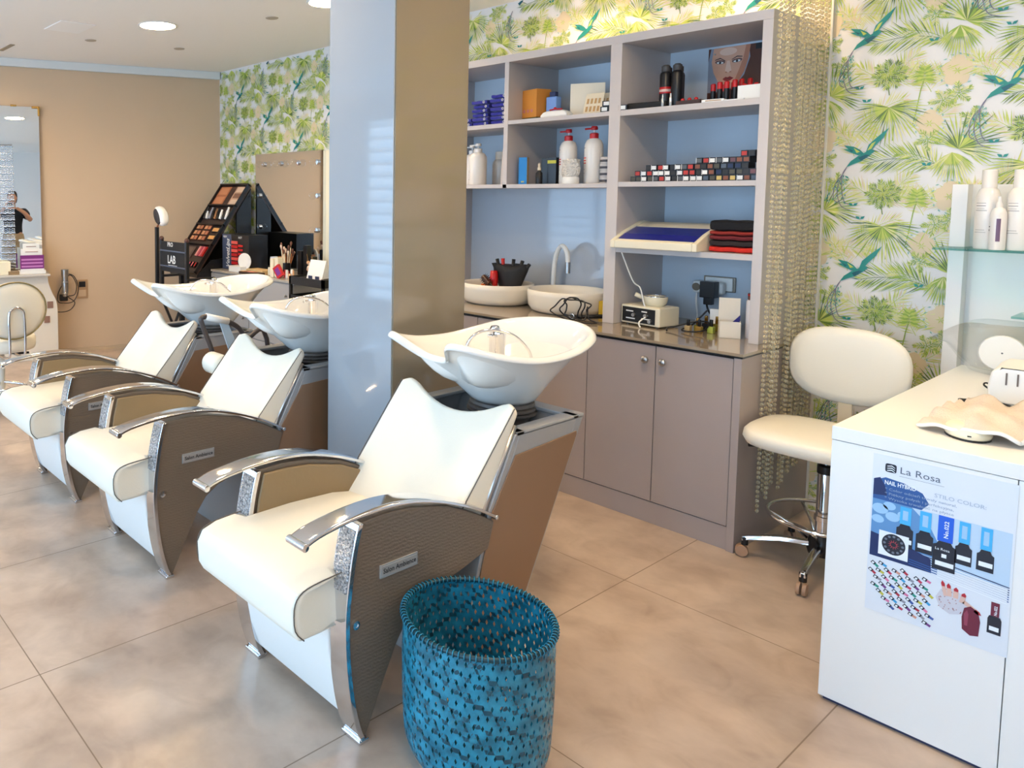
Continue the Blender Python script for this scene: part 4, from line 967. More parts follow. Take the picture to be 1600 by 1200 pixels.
# ================================================================== STOOL
t = thing('nail_stool', 'white swivel stool with backrest and chrome star base beside the desk', 'stool', (-1.075, 3.43, 0))
SEAT = WHITE_L
m = MB(); R = []
def rr_ring(w, d, z, cx=0, cy=0, n=36, p=3.2):
    o = []
    for k in range(n):
        a = 2*pi*k/n; c_, s_ = cos(a), sin(a)
        o.append((cx+w*math.copysign(abs(c_)**(2/p), c_), cy+d*math.copysign(abs(s_)**(2/p), s_), z+.012*(1 if z > .53 else 0)*(-(s_*.0))))
    return o
for (k, z) in [(.80, .500), (.95, .508), (1.0, .530), (.985, .552), (.93, .566), (.7, .574), (.3, .576)]: R.append(rr_ring(.222*k, .215*k, z, -.02, -.06))
m.rings(R, SEAT); m.build('seat', t, smooth=True)
m = MB(); R = []
for (k, y) in [(.3, .232), (.75, .232), (.95, .238), (1.0, .252), (.97, .272), (.80, .284), (.3, .286)]:
    ring = []
    for p_ in rr_ring(.212*k, .158*k, 0, 0, 0, 40, 2.7): ring.append((p_[0]-.03, y+.12*(p_[0]**2)*-1+.02, p_[1]+.775-.10*(p_[0]*p_[0])*(1 if p_[1] < 0 else 0)*-1))
    R.append(ring)
m.rings(R, SEAT); m.build('backrest', t, smooth=True)
m = MB(); m.box(-.055, -.005, .262, .272, .47, .70, mat('cream bracket', (206, 190, 160), .4)); m.box(-.055, -.005, .02, .272, .470, .482, BLACK); m.build('back_bracket', t, bevel=.003)
m = MB(); m.box(-.09, .07, -.12, .05, .485, .502, BLACK); m.build('seat_plate', t, bevel=.003)
m = MB(); m.tube([(-.05, -.05, .478), (-.20, -.10, .470), (-.235, -.11, .468)], [.005, .005, .009], BLACK, 8); m.build('height_lever', t, smooth=True)
m = MB(); m.lathe([(0, .10), (.026, .10), (.026, .41), (.024, .415), (0, .415)], CHROME, n=24); m.build('lower_column', t, smooth=True, auto=40)
m = MB(); m.lathe([(.012, .41), (.012, .486), (0, .486)], CHROME, n=16); m.lathe([(.029, .395), (.029, .425), (.02, .43), (.012, .43)], BLACK, n=20); m.build('gas_lift', t, smooth=True, auto=40)
m = MB(); m.lathe([(0, .072), (.045, .072), (.05, .09), (.045, .13), (.032, .150), (0, .150)], BLACK, n=24); m.build('hub', t, smooth=True, auto=40)
m = MB(); m.torus((0, 0, .215), .185, .0075, CHROME, 48, 8); fr_ = m.build('foot_ring', t, smooth=True)
m = MB()
m.lathe([(.028, .205), (.031, .207), (.031, .225), (.028, .227)], CHROME, n=20); m.build('ring_clamp', t, smooth=True, auto=40)
for k in range(5):
    a = radians(-156+72*k); c_, s_ = cos(a), sin(a)
    m = MB(); P_ = [(.04*c_, .04*s_, .108), (.14*c_, .14*s_, .104), (.245*c_, .245*s_, .082), (.268*c_, .268*s_, .074)]
    R = []
    for (x, y, z), w in zip(P_, [.017, .016, .014, .011]): R.append([(x-s_*w, y+c_*w, z-.008), (x+s_*w, y-c_*w, z-.008), (x+s_*w*.7, y-c_*w*.7, z+.010), (x-s_*w*.7, y+c_*w*.7, z+.010)])
    m.rings(R, CHROME); lg = m.build('leg', t, bevel=.003)
    m = MB(); m.tube([(.05*c_, .05*s_, .125), (.10*c_, .10*s_, .17), (.183*c_, .183*s_, .212)], .006, CHROME, 6); m.build('ring_strut', t, smooth=True)
    cx, cy = .256*c_, .256*s_
    m = MB(); m.lathe([(0, .050), (.013, .050), (.013, .082), (0, .084)], BLACK, (cx, cy, 0), 12); cs = m.build('caster', lg, smooth=True, auto=40)
    dx, dy = -s_, c_
    for sd in (-1, 1):
        m = MB(); m.lathe([(0, -.006), (.022, -.006), (.024, 0), (.022, .006), (0, .006)], mat('translucent wheel', (176, 140, 112), .3), n=18)
        o = m.build('wheel', lg, smooth=True, auto=40); 
        o.data.transform(Matrix.Translation((cx+c_*.012*sd*0+dx*.010*sd+c_*.01, cy+dy*.010*sd+s_*.01, .0245)) @ Matrix.Rotation(a+pi/2, 4, 'Z') @ Matrix.Rotation(pi/2, 4, 'Y'))
# ================================================================== NAIL DESK
DW = mat('white desk laminate', (240, 238, 234), .3)
t = thing('nail_desk', 'white desk with a nail polish poster on its front', 'desk', (-.35, 3.2, 0))
dx0, dx1, dy0, dy1, dz = -.790, .16, 2.549, 3.868, .817
def dk(m, name, **k): o = m.build(name, t, **k); o.location = (.35, -3.2, 0); return o
m = MB(); m.box(dx0, dx1, dy0, dy1, .778, dz, DW); dk(m, 'desk_top', bevel=.0015)
m = MB(); m.box(dx0+.001, -.4005, dy0+.001, dy0+.025, .012, .7765, DW); m.box(dx0+.01, dx1-.01, dy0+.012, dy0+.03, 0, .012, mat('dark plinth', (50, 54, 84), .5)); dk(m, 'front_panel', bevel=.001)
m = MB(); m.box(-.3985, dx1-.001, dy0+.001, dy0+.025, .012, .7765, DW); dk(m, 'front_panel', bevel=.001)
m = MB(); m.box(dx0, dx0+.025, dy0+.025, dy1-.01, 0, .778, DW); dk(m, 'side_panel')
m = MB(); m.box(dx1-.025, dx1, dy0+.025, dy1-.01, 0, .778, DW); dk(m, 'side_panel')
# poster
def desk_poster():
    m = MB(); Y = dy0+.0005; px, pz = -.54, .33
    def c(name, rgb): return mat('poster '+name, rgb, .35)
    def P(pts, c_, l): m.poly([(x-px, -.0004-.00012*l, z-pz) for x, z in pts], c_)
    def Rr(x0, x1, z0, z1, c_, l): P([(x0, z0), (x1, z0), (x1, z1), (x0, z1)], c_, l)
    m.box(-.690-px, -.397-px, -.0003, .0005, .322-pz, .765-pz, c('paper', (226, 230, 236)))
    BL = c('blue', (40, 86, 150)); NV = c('navy', (22, 40, 92)); LB = c('light blue', (160, 200, 232)); CY = c('cyan', (70, 178, 232)); BK = c('ink', (24, 26, 40)); WH = c('white', (240, 244, 248)); PB = c('pale blue', (192, 214, 234)); MB_ = c('mid blue', (96, 146, 196))
    # photo area in soft bands
    Rr(-.686, -.402, .50, .64, PB, 1); P([(-.686, .69), (-.66, .705), (-.62, .700), (-.58, .685), (-.565, .66), (-.58, .64), (-.686, .64)], BL, 2)
    P([(-.686, .695), (-.672, .702), (-.66, .68), (-.655, .655), (-.686, .65)], NV, 3)
    P([(-.686, .64), (-.60, .64), (-.56, .60), (-.54, .56), (-.55, .52), (-.686, .53)], MB_, 2)
    for (x, z, r) in [(-.668, .615, .018), (-.640, .60, .016), (-.648, .628, .014), (-.672, .585, .014), (-.618, .612, .012)]:
        P([(x+r*cos(a*pi/8), z+r*.8*sin(a*pi/8)) for a in range(16)], LB, 4)
    P([(-.686, .545), (-.60, .53), (-.555, .515), (-.552, .478), (-.686, .478)], NV, 5)
    for k in range(7):
        z = .523-.006*k; P([(-.600, z), (-.401, z-.020), (-.401, z-.0225), (-.600, z-.0025)], NV if k < 4 else BL, 6)
        P([(-.540, z-.012), (-.404, z-.026), (-.404, z-.0285), (-.540, z-.0145)], WH, 7)
    # five bottles
    for (x, w, zt, hb, blur) in [(-.612, .012, .636, .588, 1), (-.570, .012, .638, .585, 1), (-.5285, .0155, .640, .572, 0), (-.491, .011, .638, .582, 1), (-.449, .011, .638, .580, 1)]:
        Rr(x-w, x+w, hb, zt, CY if blur else c('strong blue', (30, 96, 214)), 8)
        if blur: Rr(x-w*.5, x+w*.45, hb+.012, zt-.010, LB, 9)
        bz = .525 if blur else .494
        P([(x-w*.8, hb), (x+w*.8, hb), (x+w*1.05, hb-.008), (x+w*1.5, hb-.012), (x+w*1.5, bz), (x-w*1.5, bz), (x-w*1.5, hb-.012), (x-w*1.05, hb-.008)], BK, 10)
        Rr(x-w*1.1, x+w*1.3, bz+.012, bz+.024, WH, 11)
        if not blur:
            m.text('No.022', .0125, WH, Matrix.Translation((x+.006-px, -.0022, zt-.058-pz)) @ Matrix.Rotation(pi/2, 4, 'X') @ Matrix.Rotation(pi/2, 4, 'Z'), bold=True, sx=1.2)
            m.text('La Rosa', .0095, WH, TXT(x-.019-px, -.0024, .5475-pz)); Rr(x-.005, x+.005, .529, .539, WH, 12)
    # colour wheel
    P([(-.667, .556), (-.602, .556), (-.602, .488), (-.667, .488)], WH, 12)
    P([(-.634+.026*cos(a*pi/14), .524+.029*sin(a*pi/14)) for a in range(28)], BK, 13)
    for k in range(12):
        a = 2*pi*k/12; P([(-.634+.020*cos(a)+.0035*cos(b*pi/3), .524+.022*sin(a)+.0035*sin(b*pi/3)) for b in range(6)], c('grey dot', (108, 116, 128)), 14)
        P([(-.634+.006*cos(a-.2), .524+.006*sin(a-.2)), (-.634+.013*cos(a), .524+.014*sin(a)), (-.634+.006*cos(a+.2), .524+.006*sin(a+.2))], c('wheel red', (190, 60, 70)), 14)
    # logo and writing
    P([(-.650+.0125*math.copysign(abs(cos(a*pi/10))**.4, cos(a*pi/10)), .733+.012*math.copysign(abs(sin(a*pi/10))**.4, sin(a*pi/10))) for a in range(20)], BK, 3)
    for k in range(3): P([(-.658, .738-.006*k), (-.648, .741-.006*k), (-.641, .736-.006*k), (-.641, .7345-.006*k), (-.648, .7385-.006*k), (-.658, .7360-.006*k)], WH, 4)
    m.text('La Rosa', .026, c('thin grey', (92, 100, 116)), TXT(-.631-px, -.001, .7245-pz), sx=1.05); Rr(-.631, -.537, .7165, .7172, c('thin grey', (92, 100, 116)), 3)
    m.text('NAIL HYBRID', .0160, WH, TXT(-.662-px, -.0014, .6865-pz), bold=True, sx=.72)
    m.text('STILO COLOR:', .0150, c('faint grey', (176, 188, 204)), TXT(-.556-px, -.0014, .684-pz), sx=1.05)
    for k, tx in enumerate(['* Color odcie\u0144 trwa\u0142y natural,', '* Pi\u0119kny po\u0142ysk i perfekcyjna,', '* Wysoka trwa\u0142o\u015b\u0107 na p\u0142ytce']):
        m.text(tx, .0098, c('faint line', (150, 168, 192)) if True else WH, TXT(-.660-px, -.0015, .671-.0125*k-pz), sx=1.25)
    # swatch field of slanting bottles
    cols = [(196, 60, 90), (40, 150, 130), (200, 190, 70), (220, 120, 160), (60, 90, 160), (180, 40, 60), (150, 150, 160), (120, 60, 130), (210, 150, 130), (60, 160, 210)]
    q = 0; r2 = random.Random(9)
    for i in range(-2, 9):
        for j in range(0, 9):
            cx = -.672+i*.0175+j*.0125; cz = .455+i*.006-j*.0155
            if not (-.678 < cx < -.548 and .335 < cz < .462) or cz > .468-.55*max(0, cx+.665)+.05 or cz < .362-.25*(cx+.68): continue
            a = -.55+(.15 if (i+j) % 2 else -.10); ca, sa = cos(a), sin(a); q += 1
            def rr_(u0, u1, v0, v1, c_, l): P([(cx+u*ca-v*sa, cz+u*sa+v*ca) for u, v in [(u0, v0), (u1, v0), (u1, v1), (u0, v1)]], c_, l)
            rr_(-.010, .0, -.0042, .0042, BK, 6); rr_(-.008, -.003, -.003, .002, WH, 7); rr_(.0, .009, -.0032, .0032, c('swatch%d' % (q % 10), cols[q % 10]), 6)
    # hand with red nails, big dark red nail, single bottle
    HS = c('hand skin', (222, 184, 168)); NR = c('nail red', (188, 36, 50)); LC = c('lace', (206, 204, 212))
    P([(-.540, .42), (-.53, .445), (-.505, .455), (-.485, .445), (-.478, .42), (-.485, .395), (-.51, .385), (-.53, .395)], LC, 6)
    for k in range(40): x, z = r2.uniform(-.535, -.485), r2.uniform(.392, .447); P([(x, z), (x+.003, z+.001), (x+.002, z+.004)], c('lace dot', (170, 120, 120)), 7)
    for (x0, z0, x1, z1, w) in [(-.520, .43, -.527, .462, .004), (-.512, .432, -.515, .460, .0045), (-.500, .432, -.500, .456, .005), (-.488, .425, -.484, .448, .005), (-.484, .43, -.455, .412, .005)]:
        dxx, dzz = x1-x0, z1-z0; L_ = sqrt(dxx*dxx+dzz*dzz); nx, nz = -dzz/L_*w, dxx/L_*w
        P([(x0-nx, z0-nz), (x1-nx, z1-nz), (x1+dxx*.12, z1+dzz*.12), (x1+nx, z1+nz), (x0+nx, z0+nz)], HS, 8)
        P([(x1-dxx*.25-nx*.8, z1-dzz*.25-nz*.8), (x1-nx*.9, z1-nz*.9), (x1+dxx*.22, z1+dzz*.22), (x1+nx*.9, z1+nz*.9), (x1-dxx*.25+nx*.8, z1-dzz*.25+nz*.8)], NR, 9)
    P([(-.484, .358), (-.486, .39), (-.482, .415), (-.470, .424), (-.455, .415), (-.450, .39), (-.452, .352), (-.468, .347)], c('wine nail', (112, 30, 54)), 9)
    P([(-.480, .37), (-.482, .40), (-.476, .412), (-.473, .40), (-.474, .37)], c('wine shine', (150, 62, 84)), 10)
    Rr(-.432, -.416, .418, .454, c('wine nail', (112, 30, 54)), 9); P([(-.434, .418), (-.414, .418), (-.411, .410), (-.411, .372), (-.437, .372), (-.437, .410)], BK, 10); Rr(-.433, -.415, .380, .391, WH, 11)
    m.text('No.022', .008, WH, Matrix.Translation((-.420-px, -.0024, .421-pz)) @ Matrix.Rotation(pi/2, 4, 'X') @ Matrix.Rotation(pi/2, 4, 'Z'), bold=True)
    m.flatmode = True
    simple('nail_polish_poster', 'blue and white nail polish poster stuck on the front of the white desk', 'poster', m, (px, Y-.0005, pz))
desk_poster()
# things on the desk
t = thing('nail_lamp', 'white nail lamp with four slots on the desk behind the towel', 'nail lamp', (-.475, 3.36, dz), radians(4))
m = MB(); R = []
for (y, k) in [(-.11, .94), (-.105, 1), (.10, 1), (.11, .94)]:
    R.append([(x*k, y, .055+(z-.055)*k) for x, z in [(-.125, .002), (-.13, .05), (-.122, .10), (-.10, .115), (.10, .115), (.122, .10), (.13, .05), (.125, .002)]])
m.rings(R, WHITE); m.build('housing', t, bevel=.006)
for k in range(4):
    m = MB(); m.box(-.088+k*.026, -.084+k*.026, -.1125, -.108, .062, .100, mat('slot grey', (110, 96, 88), .5)); m.build('slot', t)
m = MB(); m.tube(catmull([(-.02, .02, .004), (-.05, -.03, .004), (-.075, -.055, .005), (-.05, -.075, .004), (-.02, -.06, .014), (.03, -.055, .012), (.06, -.06, .004)], 6), .0035, BLACK, 6)
simple('black_lamp_cable', 'short black cable looping out beside the white nail lamp', 'cable', m, (-.575, 3.24, dz), smooth=True)
m = MB(); m.tube(catmull([(0, 0, .003), (-.02, -.01, .02), (-.01, -.02, .03), (.02, -.01, .004)], 6), .0028, BLACK, 6)
simple('thin_cable_loop', 'thin dark cable loop farther back at the corner of the nail lamp', 'cable', m, (-.615, 3.42, dz), smooth=True)
def towel():
    NX, NY = 30, 22; m = MB(); vs = []; T1 = mat('beige towelling', (236, 216, 192), .95, bump=('noise', 260, .6), sheen=.4)
    A, B, C_, D = Vector((-.640, 2.72)), Vector((-.425, 2.70)), Vector((-.36, 3.16)), Vector((-.62, 3.14))
    for j in range(NY+1):
        for i in range(NX+1):
            u, v = i/NX, j/NY
            p = (A*(1-u)+B*u)*(1-v)+(D*(1-u)+C_*u)*v
            d2 = ((p.x+.515)/.085)**2+((p.y-2.83)/.13)**2
            z = .006+.040*math.exp(-d2*1.1)+.030*math.exp(-(((p.x+.40)/.05)**2+((p.y-3.0)/.12)**2))+.022*sin(u*9+v*3)**2*(.25+v)+.012*sin(v*14+u*6)**2
            if v < .25 and u < .5: z *= .75
            vs.append((p.x, p.y-.03*sin(u*pi)*(1-v), dz+z))
    W_ = NX+1
    fs = [(j*W_+i, j*W_+i+1, (j+1)*W_+i+1, (j+1)*W_+i) for j in range(NY) for i in range(NX)]
    m.add([(x+.52, y-2.9, z-dz) for x, y, z in vs], fs, T1)
    t = thing('hand_towel', 'beige towel with a white hem crumpled over the white device on the desk', 'towel', (-.52, 2.9, dz))
    o = m.build('cloth', t, smooth=True); q = o.modifiers.new('th', 'SOLIDIFY'); q.thickness = .006; q.offset = 1
    h = MB(); ed = [Vector(vs[i])-Vector((-.52, 2.9, dz)) for i in range(W_)]
    h.tube([p+Vector((0, 0, .003)) for p in ed], .0055, WHITE, 6)
    h.build('hem', t, smooth=True)
    h = MB(); ed = [Vector(vs[j*W_+NX])-Vector((-.52, 2.9, dz)) for j in range(NY+1)]; h.tube([p+Vector((0, 0, .003)) for p in ed], .0055, WHITE, 6); h.build('hem', t, smooth=True)
towel()
t = thing('white_file_device', 'small white rounded device with a dark base peeping from under the towel', 'device', (-.535, 2.735, dz), radians(20))
m = MB(); R = []
for (k, z) in [(.94, .004), (1.0, .012), (.98, .020), (.85, .030), (.5, .037), (.1, .038)]: R.append([(.050*k*cos(a*pi/14), .072*k*sin(a*pi/14), z) for a in range(28)])
m.rings(R, CREAM); m.build('shell', t, smooth=True)
m = MB(); m.rings([[(.048*cos(a*pi/14), .069*sin(a*pi/14), z) for a in range(28)] for z in (0, .006)], BLACK); m.build('base', t)
m = MB(); m.box(-.012, -.004, -.073, -.068, .015, .018, BLACK); m.build('slot', t)
t = thing('glass_swan_bowl', 'clear glass bowl with a drawn-out lip at the back corner of the desk', 'bowl', (-.665, 3.745, dz))
m = MB(); R = []
for (k, z) in [(.35, .002), (.62, .012), (.85, .055), (.97, .12), (1.0, .19), (.97, .195), (.93, .12), (.80, .06), (.55, .022), (.2, .014)]:
    ring = []
    for a in range(36):
        q = 2*pi*a/36; e_ = max(0, -cos(q))**6 * (z/.19)**2
        ring.append((.125*k*cos(q)-.07*e_, .085*k*sin(q)*(1-.6*e_), z*(1-.42*e_)+.0))
    R.append(ring)
m.rings(R, GLASS); m.build('glass_body', t, smooth=True)
m = MB(); m.lathe([(0, -.012), (.062, -.012), (.066, -.006), (.066, .006), (.062, .012), (0, .012)], WHITE, (0, 0, 0), 36, axis='y'); m.sphere((0, -.013, 0), .003, mat('grey dot', (120, 120, 120), .5))
o = simple('white_round_puff', 'round white pad standing in the clear glass bowl', 'pad', m, (-.655, 3.745, dz+.082), smooth=True, auto=50); o.rotation_euler = (radians(-12), 0, radians(10))
# white display frame behind the desk with glass shelf
t = thing('white_display_board', 'white framed board with glass shelf on the palm wallpaper behind the desk', 'display board', (-.35, 4.0, .5))
def db(m, name, **k): o = m.build(name, t, **k); o.location = (.35, -4.0, -.5); return o
WB2 = mat('white board', (236, 234, 230), .45)
m = MB(); m.box(-.868, -.820, 3.945, YB-.002, 0.02, 1.515, WB2); db(m, 'frame_side', bevel=.0015)
m = MB(); m.box(-.820, .30, 4.01, YB-.002, 0.02, 1.515, WB2); db(m, 'board')
m = MB(); m.box(-.885, .30, 3.80, 3.945, 1.262, 1.270, GLASSG); m.box(-.82, .30, 3.945, 4.01, 1.262, 1.270, GLASSG); db(m, 'glass_shelf', bevel=.0008)
m = MB(); m.box(-.655, .30, 3.84, 4.01, 1.018, 1.026, GLASSG); db(m, 'glass_shelf', bevel=.0008)
fp = -1.95
stb = [(.58, .004, fp-.5, fp+.4, DKP), (.545, .006, fp-.5, fp+.4, DKP), (.51, .004, fp-.45, fp+.3, GRT), (.485, .005, fp-.5, fp+.5, DKP), (.24, .005, fp-.45, fp+.4, GRT), (.21, .005, fp-.5, fp+.5, GRT)]
bottle('cosmetic_bottle', 'tall white round-shouldered bottle on the glass shelf, left of two', -.745, 3.87, 1.2705, .036, .297, WB, WB, 'cap', stripes=stb, group='tall white bottles on the glass shelf')
bottle('cosmetic_bottle', 'tall white bottle at the right frame edge on the glass shelf', -.655, 3.86, 1.2705, .036, .297, WB, WB, 'cap', stripes=stb, group='tall white bottles on the glass shelf')
fv = -1.35
bottle('spray_bottle', 'slim white spray bottle standing before the two tall white bottles', -.705, 3.825, 1.2705, .024, .20, WB, WB, 'spray', stripes=[(.16, .42, fv-.25, fv+.25, mat('purple print', (110, 84, 110), .5)), (.42, .02, fv-1.5, fv-1.1, DKP), (.35, .03, fv-1.5, fv-1.2, DKP)])
m = MB(); m.box(-.03, .03, -.03, .03, 0, .012, mat('pale pink plastic', (236, 206, 190), .4)); simple('pink_compact', 'pale pink compact on the lower glass shelf at the right edge', 'compact', m, (-.60, 3.90, 1.0265), .2, bevel=.004)
# ================================================================== LEFT WALL
MIRR = mat('mirror glass', (232, 236, 238), .01, metal=1)
t = thing('wall_mirror', 'tall rectangular mirror with brass corner clips on the beige wall', 'mirror', WL(-1.35, .80, .012), WANG)
tl = radians(1.1)
mroot = t
m = MB(); m.box(-.66, .66, -.045, -.035, 0, 1.45, MIRR); o = m.build('mirror_glass', t); o.rotation_euler = (-tl*0, 0, 0)
o.data.transform(Matrix.Translation((0, -.036, 0)) @ Matrix.Rotation(-tl, 4, 'X') @ Matrix.Translation((0, .036, 0)))
m = MB(); m.box(.60, .665, -.030, -.004, 1.435, 1.455, BRASS); m.box(.650, .668, -.030, -.004, 1.37, 1.455, BRASS); m.box(.42, .47, -.024, -.004, 1.447, 1.462, BRASS); m.build('brass_clip', t, bevel=.002)
t = thing('styling_console', 'white styling console with a curved side under the tall mirror', 'console', WL(-1.2, 0, 0), WANG)
m = MB(); prof = [(v.x, v.y) for v in catmull([(.53, .752, 0), (.535, .69, 0), (.565, .60, 0), (.60, .52, 0), (.61, .44, 0)], 4)]+[(.61, 0), (-.8, 0), (-.8, .752)]
m.prism(prof, -.24, -.002, mat('pale console', (226, 216, 200), .4), axis='y'); m.build('body', t, bevel=.004)
m = MB(); m.box(-.8, .545, -.30, -.002, .753, .772, mat('console top', (206, 200, 190), .25)); m.build('top', t, bevel=.003)
for (s_, z, c_) in [(.55, .46, mat('console switch', (146, 110, 92), .5)), (.52, .33, mat('console switch', (1, 1, 1)))]:
    m = MB(); m.box(s_-.03, s_+.02, -.246, -.2405, z, z+.06, c_); m.build('switch', t)
t = thing('leaflet_holder', 'white holder of purple leaflets on the styling console', 'leaflet holder', WL(-.80, .772, .20), WANG)
PURP = mat('purple leaflet', (122, 38, 120), .5)
m = MB(); m.box(-.115, .115, -.04, .04, 0, .03, WHITE); m.build('tray', t, bevel=.003)
for k, (w, y, h, c_) in enumerate([(.20, -.035, .165, PURP), (.18, -.01, .22, WHITE), (.14, .02, .265, WHITE)]):
    m = MB(); m.box(-w/2, w/2, y-.006, y+.006, .03, h, c_)
    if k == 0:
        for r_ in range(3): m.box(-w/2+.01, w/2-.01, y-.0072, y-.006, .06+.03*r_, .074+.03*r_, mat('lilac print', (196, 130, 190), .5))
        m.box(-w/2, w/2, y-.0074, y-.006, .03, .046, WHITE)
    else: m.box(-w*.3, w*.3, y-.0072, y-.006, h-.03, h-.024, mat('brown print', (150, 110, 100), .5))
    m.build('leaflet', t)
bx('cream_box', 'cream box at the left edge of the styling console', 'box', 0, 0, 0, .16, .12, .11, CREAM); o = C.objects[-1]; o.location = WL(-1.06, .772, .17); o.rotation_euler = (0, 0, WANG)
bx('brown_box', 'flat brown box between the cream box and the leaflets', 'box', 0, 0, 0, .09, .06, .03, mat('brown box', (150, 120, 84), .5)); o = C.objects[-1]; o.location = WL(-.955, .772, .22); o.rotation_euler = (0, 0, WANG)
t = thing('hair_dryer_holder', 'chrome dryer holder with looping black cords beside the styling console', 'dryer holder', WL(-.50, .55, 0), WANG)
m = MB(); m.tube([(0, -.002, .02), (0, -.06, .02)], .008, CHROME, 8); m.torus((0, -.09, .12), .034, .004, CHROME, 20, 6); m.torus((0, -.09, .02), .030, .004, CHROME, 20, 6); m.tube([(0, -.06, .02), (0, -.06, .12)], .005, CHROME, 6); m.build('bracket', t, smooth=True)
m = MB(); m.lathe([(0, -.02), (.022, -.01), (.030, .04), (.032, .10), (.028, .16), (.034, .19), (.034, .235), (0, .24)], STEEL, (0, -.09, 0), 18); m.build('dryer_barrel', t, smooth=True, auto=50)
m = MB(); m.tube(catmull([(0, -.09, .2), (.08, -.10, .17), (.12, -.09, .05), (.08, -.07, -.06), (.0, -.06, -.08), (-.06, -.05, -.06), (-.05, -.05, .03), (.04, -.08, .18), (.10, -.09, .10), (.09, -.07, .0), (.03, -.06, -.02), (.09, -.06, -.08), (.04, -.05, -.15), (-.06, -.04, -.16), (-.09, -.03, -.12)], 6), .004, BLACK, 6); m.build('cord', t, smooth=True)
m = MB(); m.box(-.04, .03, -.05, -.002, -.06, .0, BLACK); m.build('plug_box', t, bevel=.003)
t = thing('wall_thermostat', 'beige wall plate with a dark display above a switch on the beige wall', 'switch plate', WL(-.332, .588, 0), WANG)
m = MB(); m.box(-.052, .052, -.010, 0, -.088, .088, mat('plate beige', (186, 152, 116), .35, metal=.4)); m.build('frame', t, bevel=.003)
m = MB(); m.box(-.030, .030, -.012, -.010, .018, .070, BLACK); m.build('display', t)
m = MB(); m.box(-.034, .034, -.013, -.010, -.070, -.008, mat('switch beige', (208, 180, 146), .4)); m.build('rocker', t, bevel=.002)
# salon chair seen from behind
t = thing('styling_chair', 'cream styling chair with an oval back and chrome hoop at the left edge', 'salon chair', (-5.10, 1.52, 0), radians(8))
m = MB(); R = []
for (k, x) in [(.5, .062), (.9, .066), (1, .080), (.97, .098), (.8, .108), (.3, .112)]:
    R.append([(x-.25*(.215*k*cos(a*pi/20))**2, .232*k*cos(a*pi/20), .712+.190*k*sin(a*pi/20)) for a in range(40)])
m.rings(R, WHITE_L); bk = m.build('backrest', t, smooth=True)
m = MB(); m.tube([(.100-.25*(.21*cos(a*pi/20))**2, .228*cos(a*pi/20), .712+.187*sin(a*pi/20)) for a in range(40)], .005, mat('olive piping', (150, 130, 80), .5), 6, closed=True); m.build('piping', bk, smooth=True)
m = MB(); R = []
for (k, z) in [(.7, .425), (.97, .432), (1, .455), (1, .50), (.95, .515), (.5, .522)]: R.append([(-.14+.235*k*cos(a*pi/18), .235*k*sin(a*pi/18), z) for a in range(36)])
m.rings(R, WHITE_L); m.build('seat', t, smooth=True)
m = MB(); m.tube(catmull([(-.02, -.052, .40), (.10, -.052, .405), (.128, -.052, .46), (.125, -.052, .68), (.123, -.030, .725), (.123, .0, .735), (.123, .030, .725), (.125, .052, .68), (.128, .052, .46), (.10, .052, .405), (-.02, .052, .40)], 5), .009, CHROME, 8); m.build('chrome_hoop', t, smooth=True)
m = MB(); m.lathe([(.03, .06), (.03, .38), (0, .40)], mat('pale column', (226, 222, 208), .3), (-.14, 0, 0), 20); m.build('column', t, smooth=True, auto=40)
m = MB(); m.tube([(-.14, 0, .405), (-.10, .10, .385), (-.06, .17, .388)], .008, BLACK, 8); m.build('lever', t, smooth=True)
for k in range(5):
    a = 2*pi*k/5+.5; m = MB(); m.tube([(-.14+.02*cos(a), .02*sin(a), .075), (-.14+.16*cos(a), .16*sin(a), .055), (-.14+.28*cos(a), .28*sin(a), .016)], [.022, .018, .012], CHROME, 8); m.build('leg', t, smooth=True)
m = MB(); m.tube(catmull([(-.14, 0, .20), (.02, -.10, .19), (.10, .0, .19), (.02, .10, .19), (-.14, 0, .20)], 5), .009, CHROME, 8); m.build('foot_rest', t, smooth=True)
# ================================================================== MAKE-UP CORNER
t = thing('makeup_mirror', 'frameless make-up mirror with glass bulbs along its top and right side', 'mirror', (-5.335, 4.03, .804))
m = MB(); m.box(-.490, .487, -.012, .018, 0, 1.031, MIRR); 
m.build('mirror_panel', t)
m = MB(); m.box(-.490, .60, .018, .026, .002, 1.029, CREAM); m.build('backing', t)
for i, (x, z) in enumerate([(-5.689, 1.74), (-5.434, 1.74), (-5.186, 1.74), (-4.922, 1.738), (-4.922, 1.459), (-4.922, 1.172), (-4.922, .90), (-5.760, 1.459), (-5.760, 1.172)]):
    m = MB(); m.lathe([(0, -.012), (.022, -.012), (.022, -.028), (0, -.03)], CHROME, (x+5.335, 0, z-.804), 16, axis='y'); b_ = m.build('bulb_socket', t, smooth=True, auto=40)
    m = MB(); m.sphere((x+5.335, -.062, z-.804), .032, GLASS, 16, 10); m.build('bulb', b_, smooth=True)
VG = mat('vanity grey', (168, 166, 164), .4)
t = thing('makeup_counter', 'grey make-up counter with drawers under the bulb mirror', 'counter', (-5.24, 3.80, 0))
m = MB(); m.box(-.60, .60, -.245, .24, 0.0, .782, VG); m.build('carcass', t)
m = MB(); m.box(-.60, .612, -.262, .225, .783, .802, mat('counter top grey', (176, 168, 156), .25)); m.build('top', t, bevel=.002)
for i in range(2):
    x0 = -.598+i*.602
    for j in range(3):
        m = MB(); m.box(x0, x0+.594, -.258, -.246, .03+j*.25, .272+j*.25, VG); d_ = m.build('drawer', t, bevel=.0015)
        m = MB(); m.lathe([(.006, -.258), (.005, -.268), (.012, -.272), (0, -.282)], STEEL, (x0+.52, 0, .18+j*.25), 12, axis='y'); m.build('knob', d_, smooth=True)
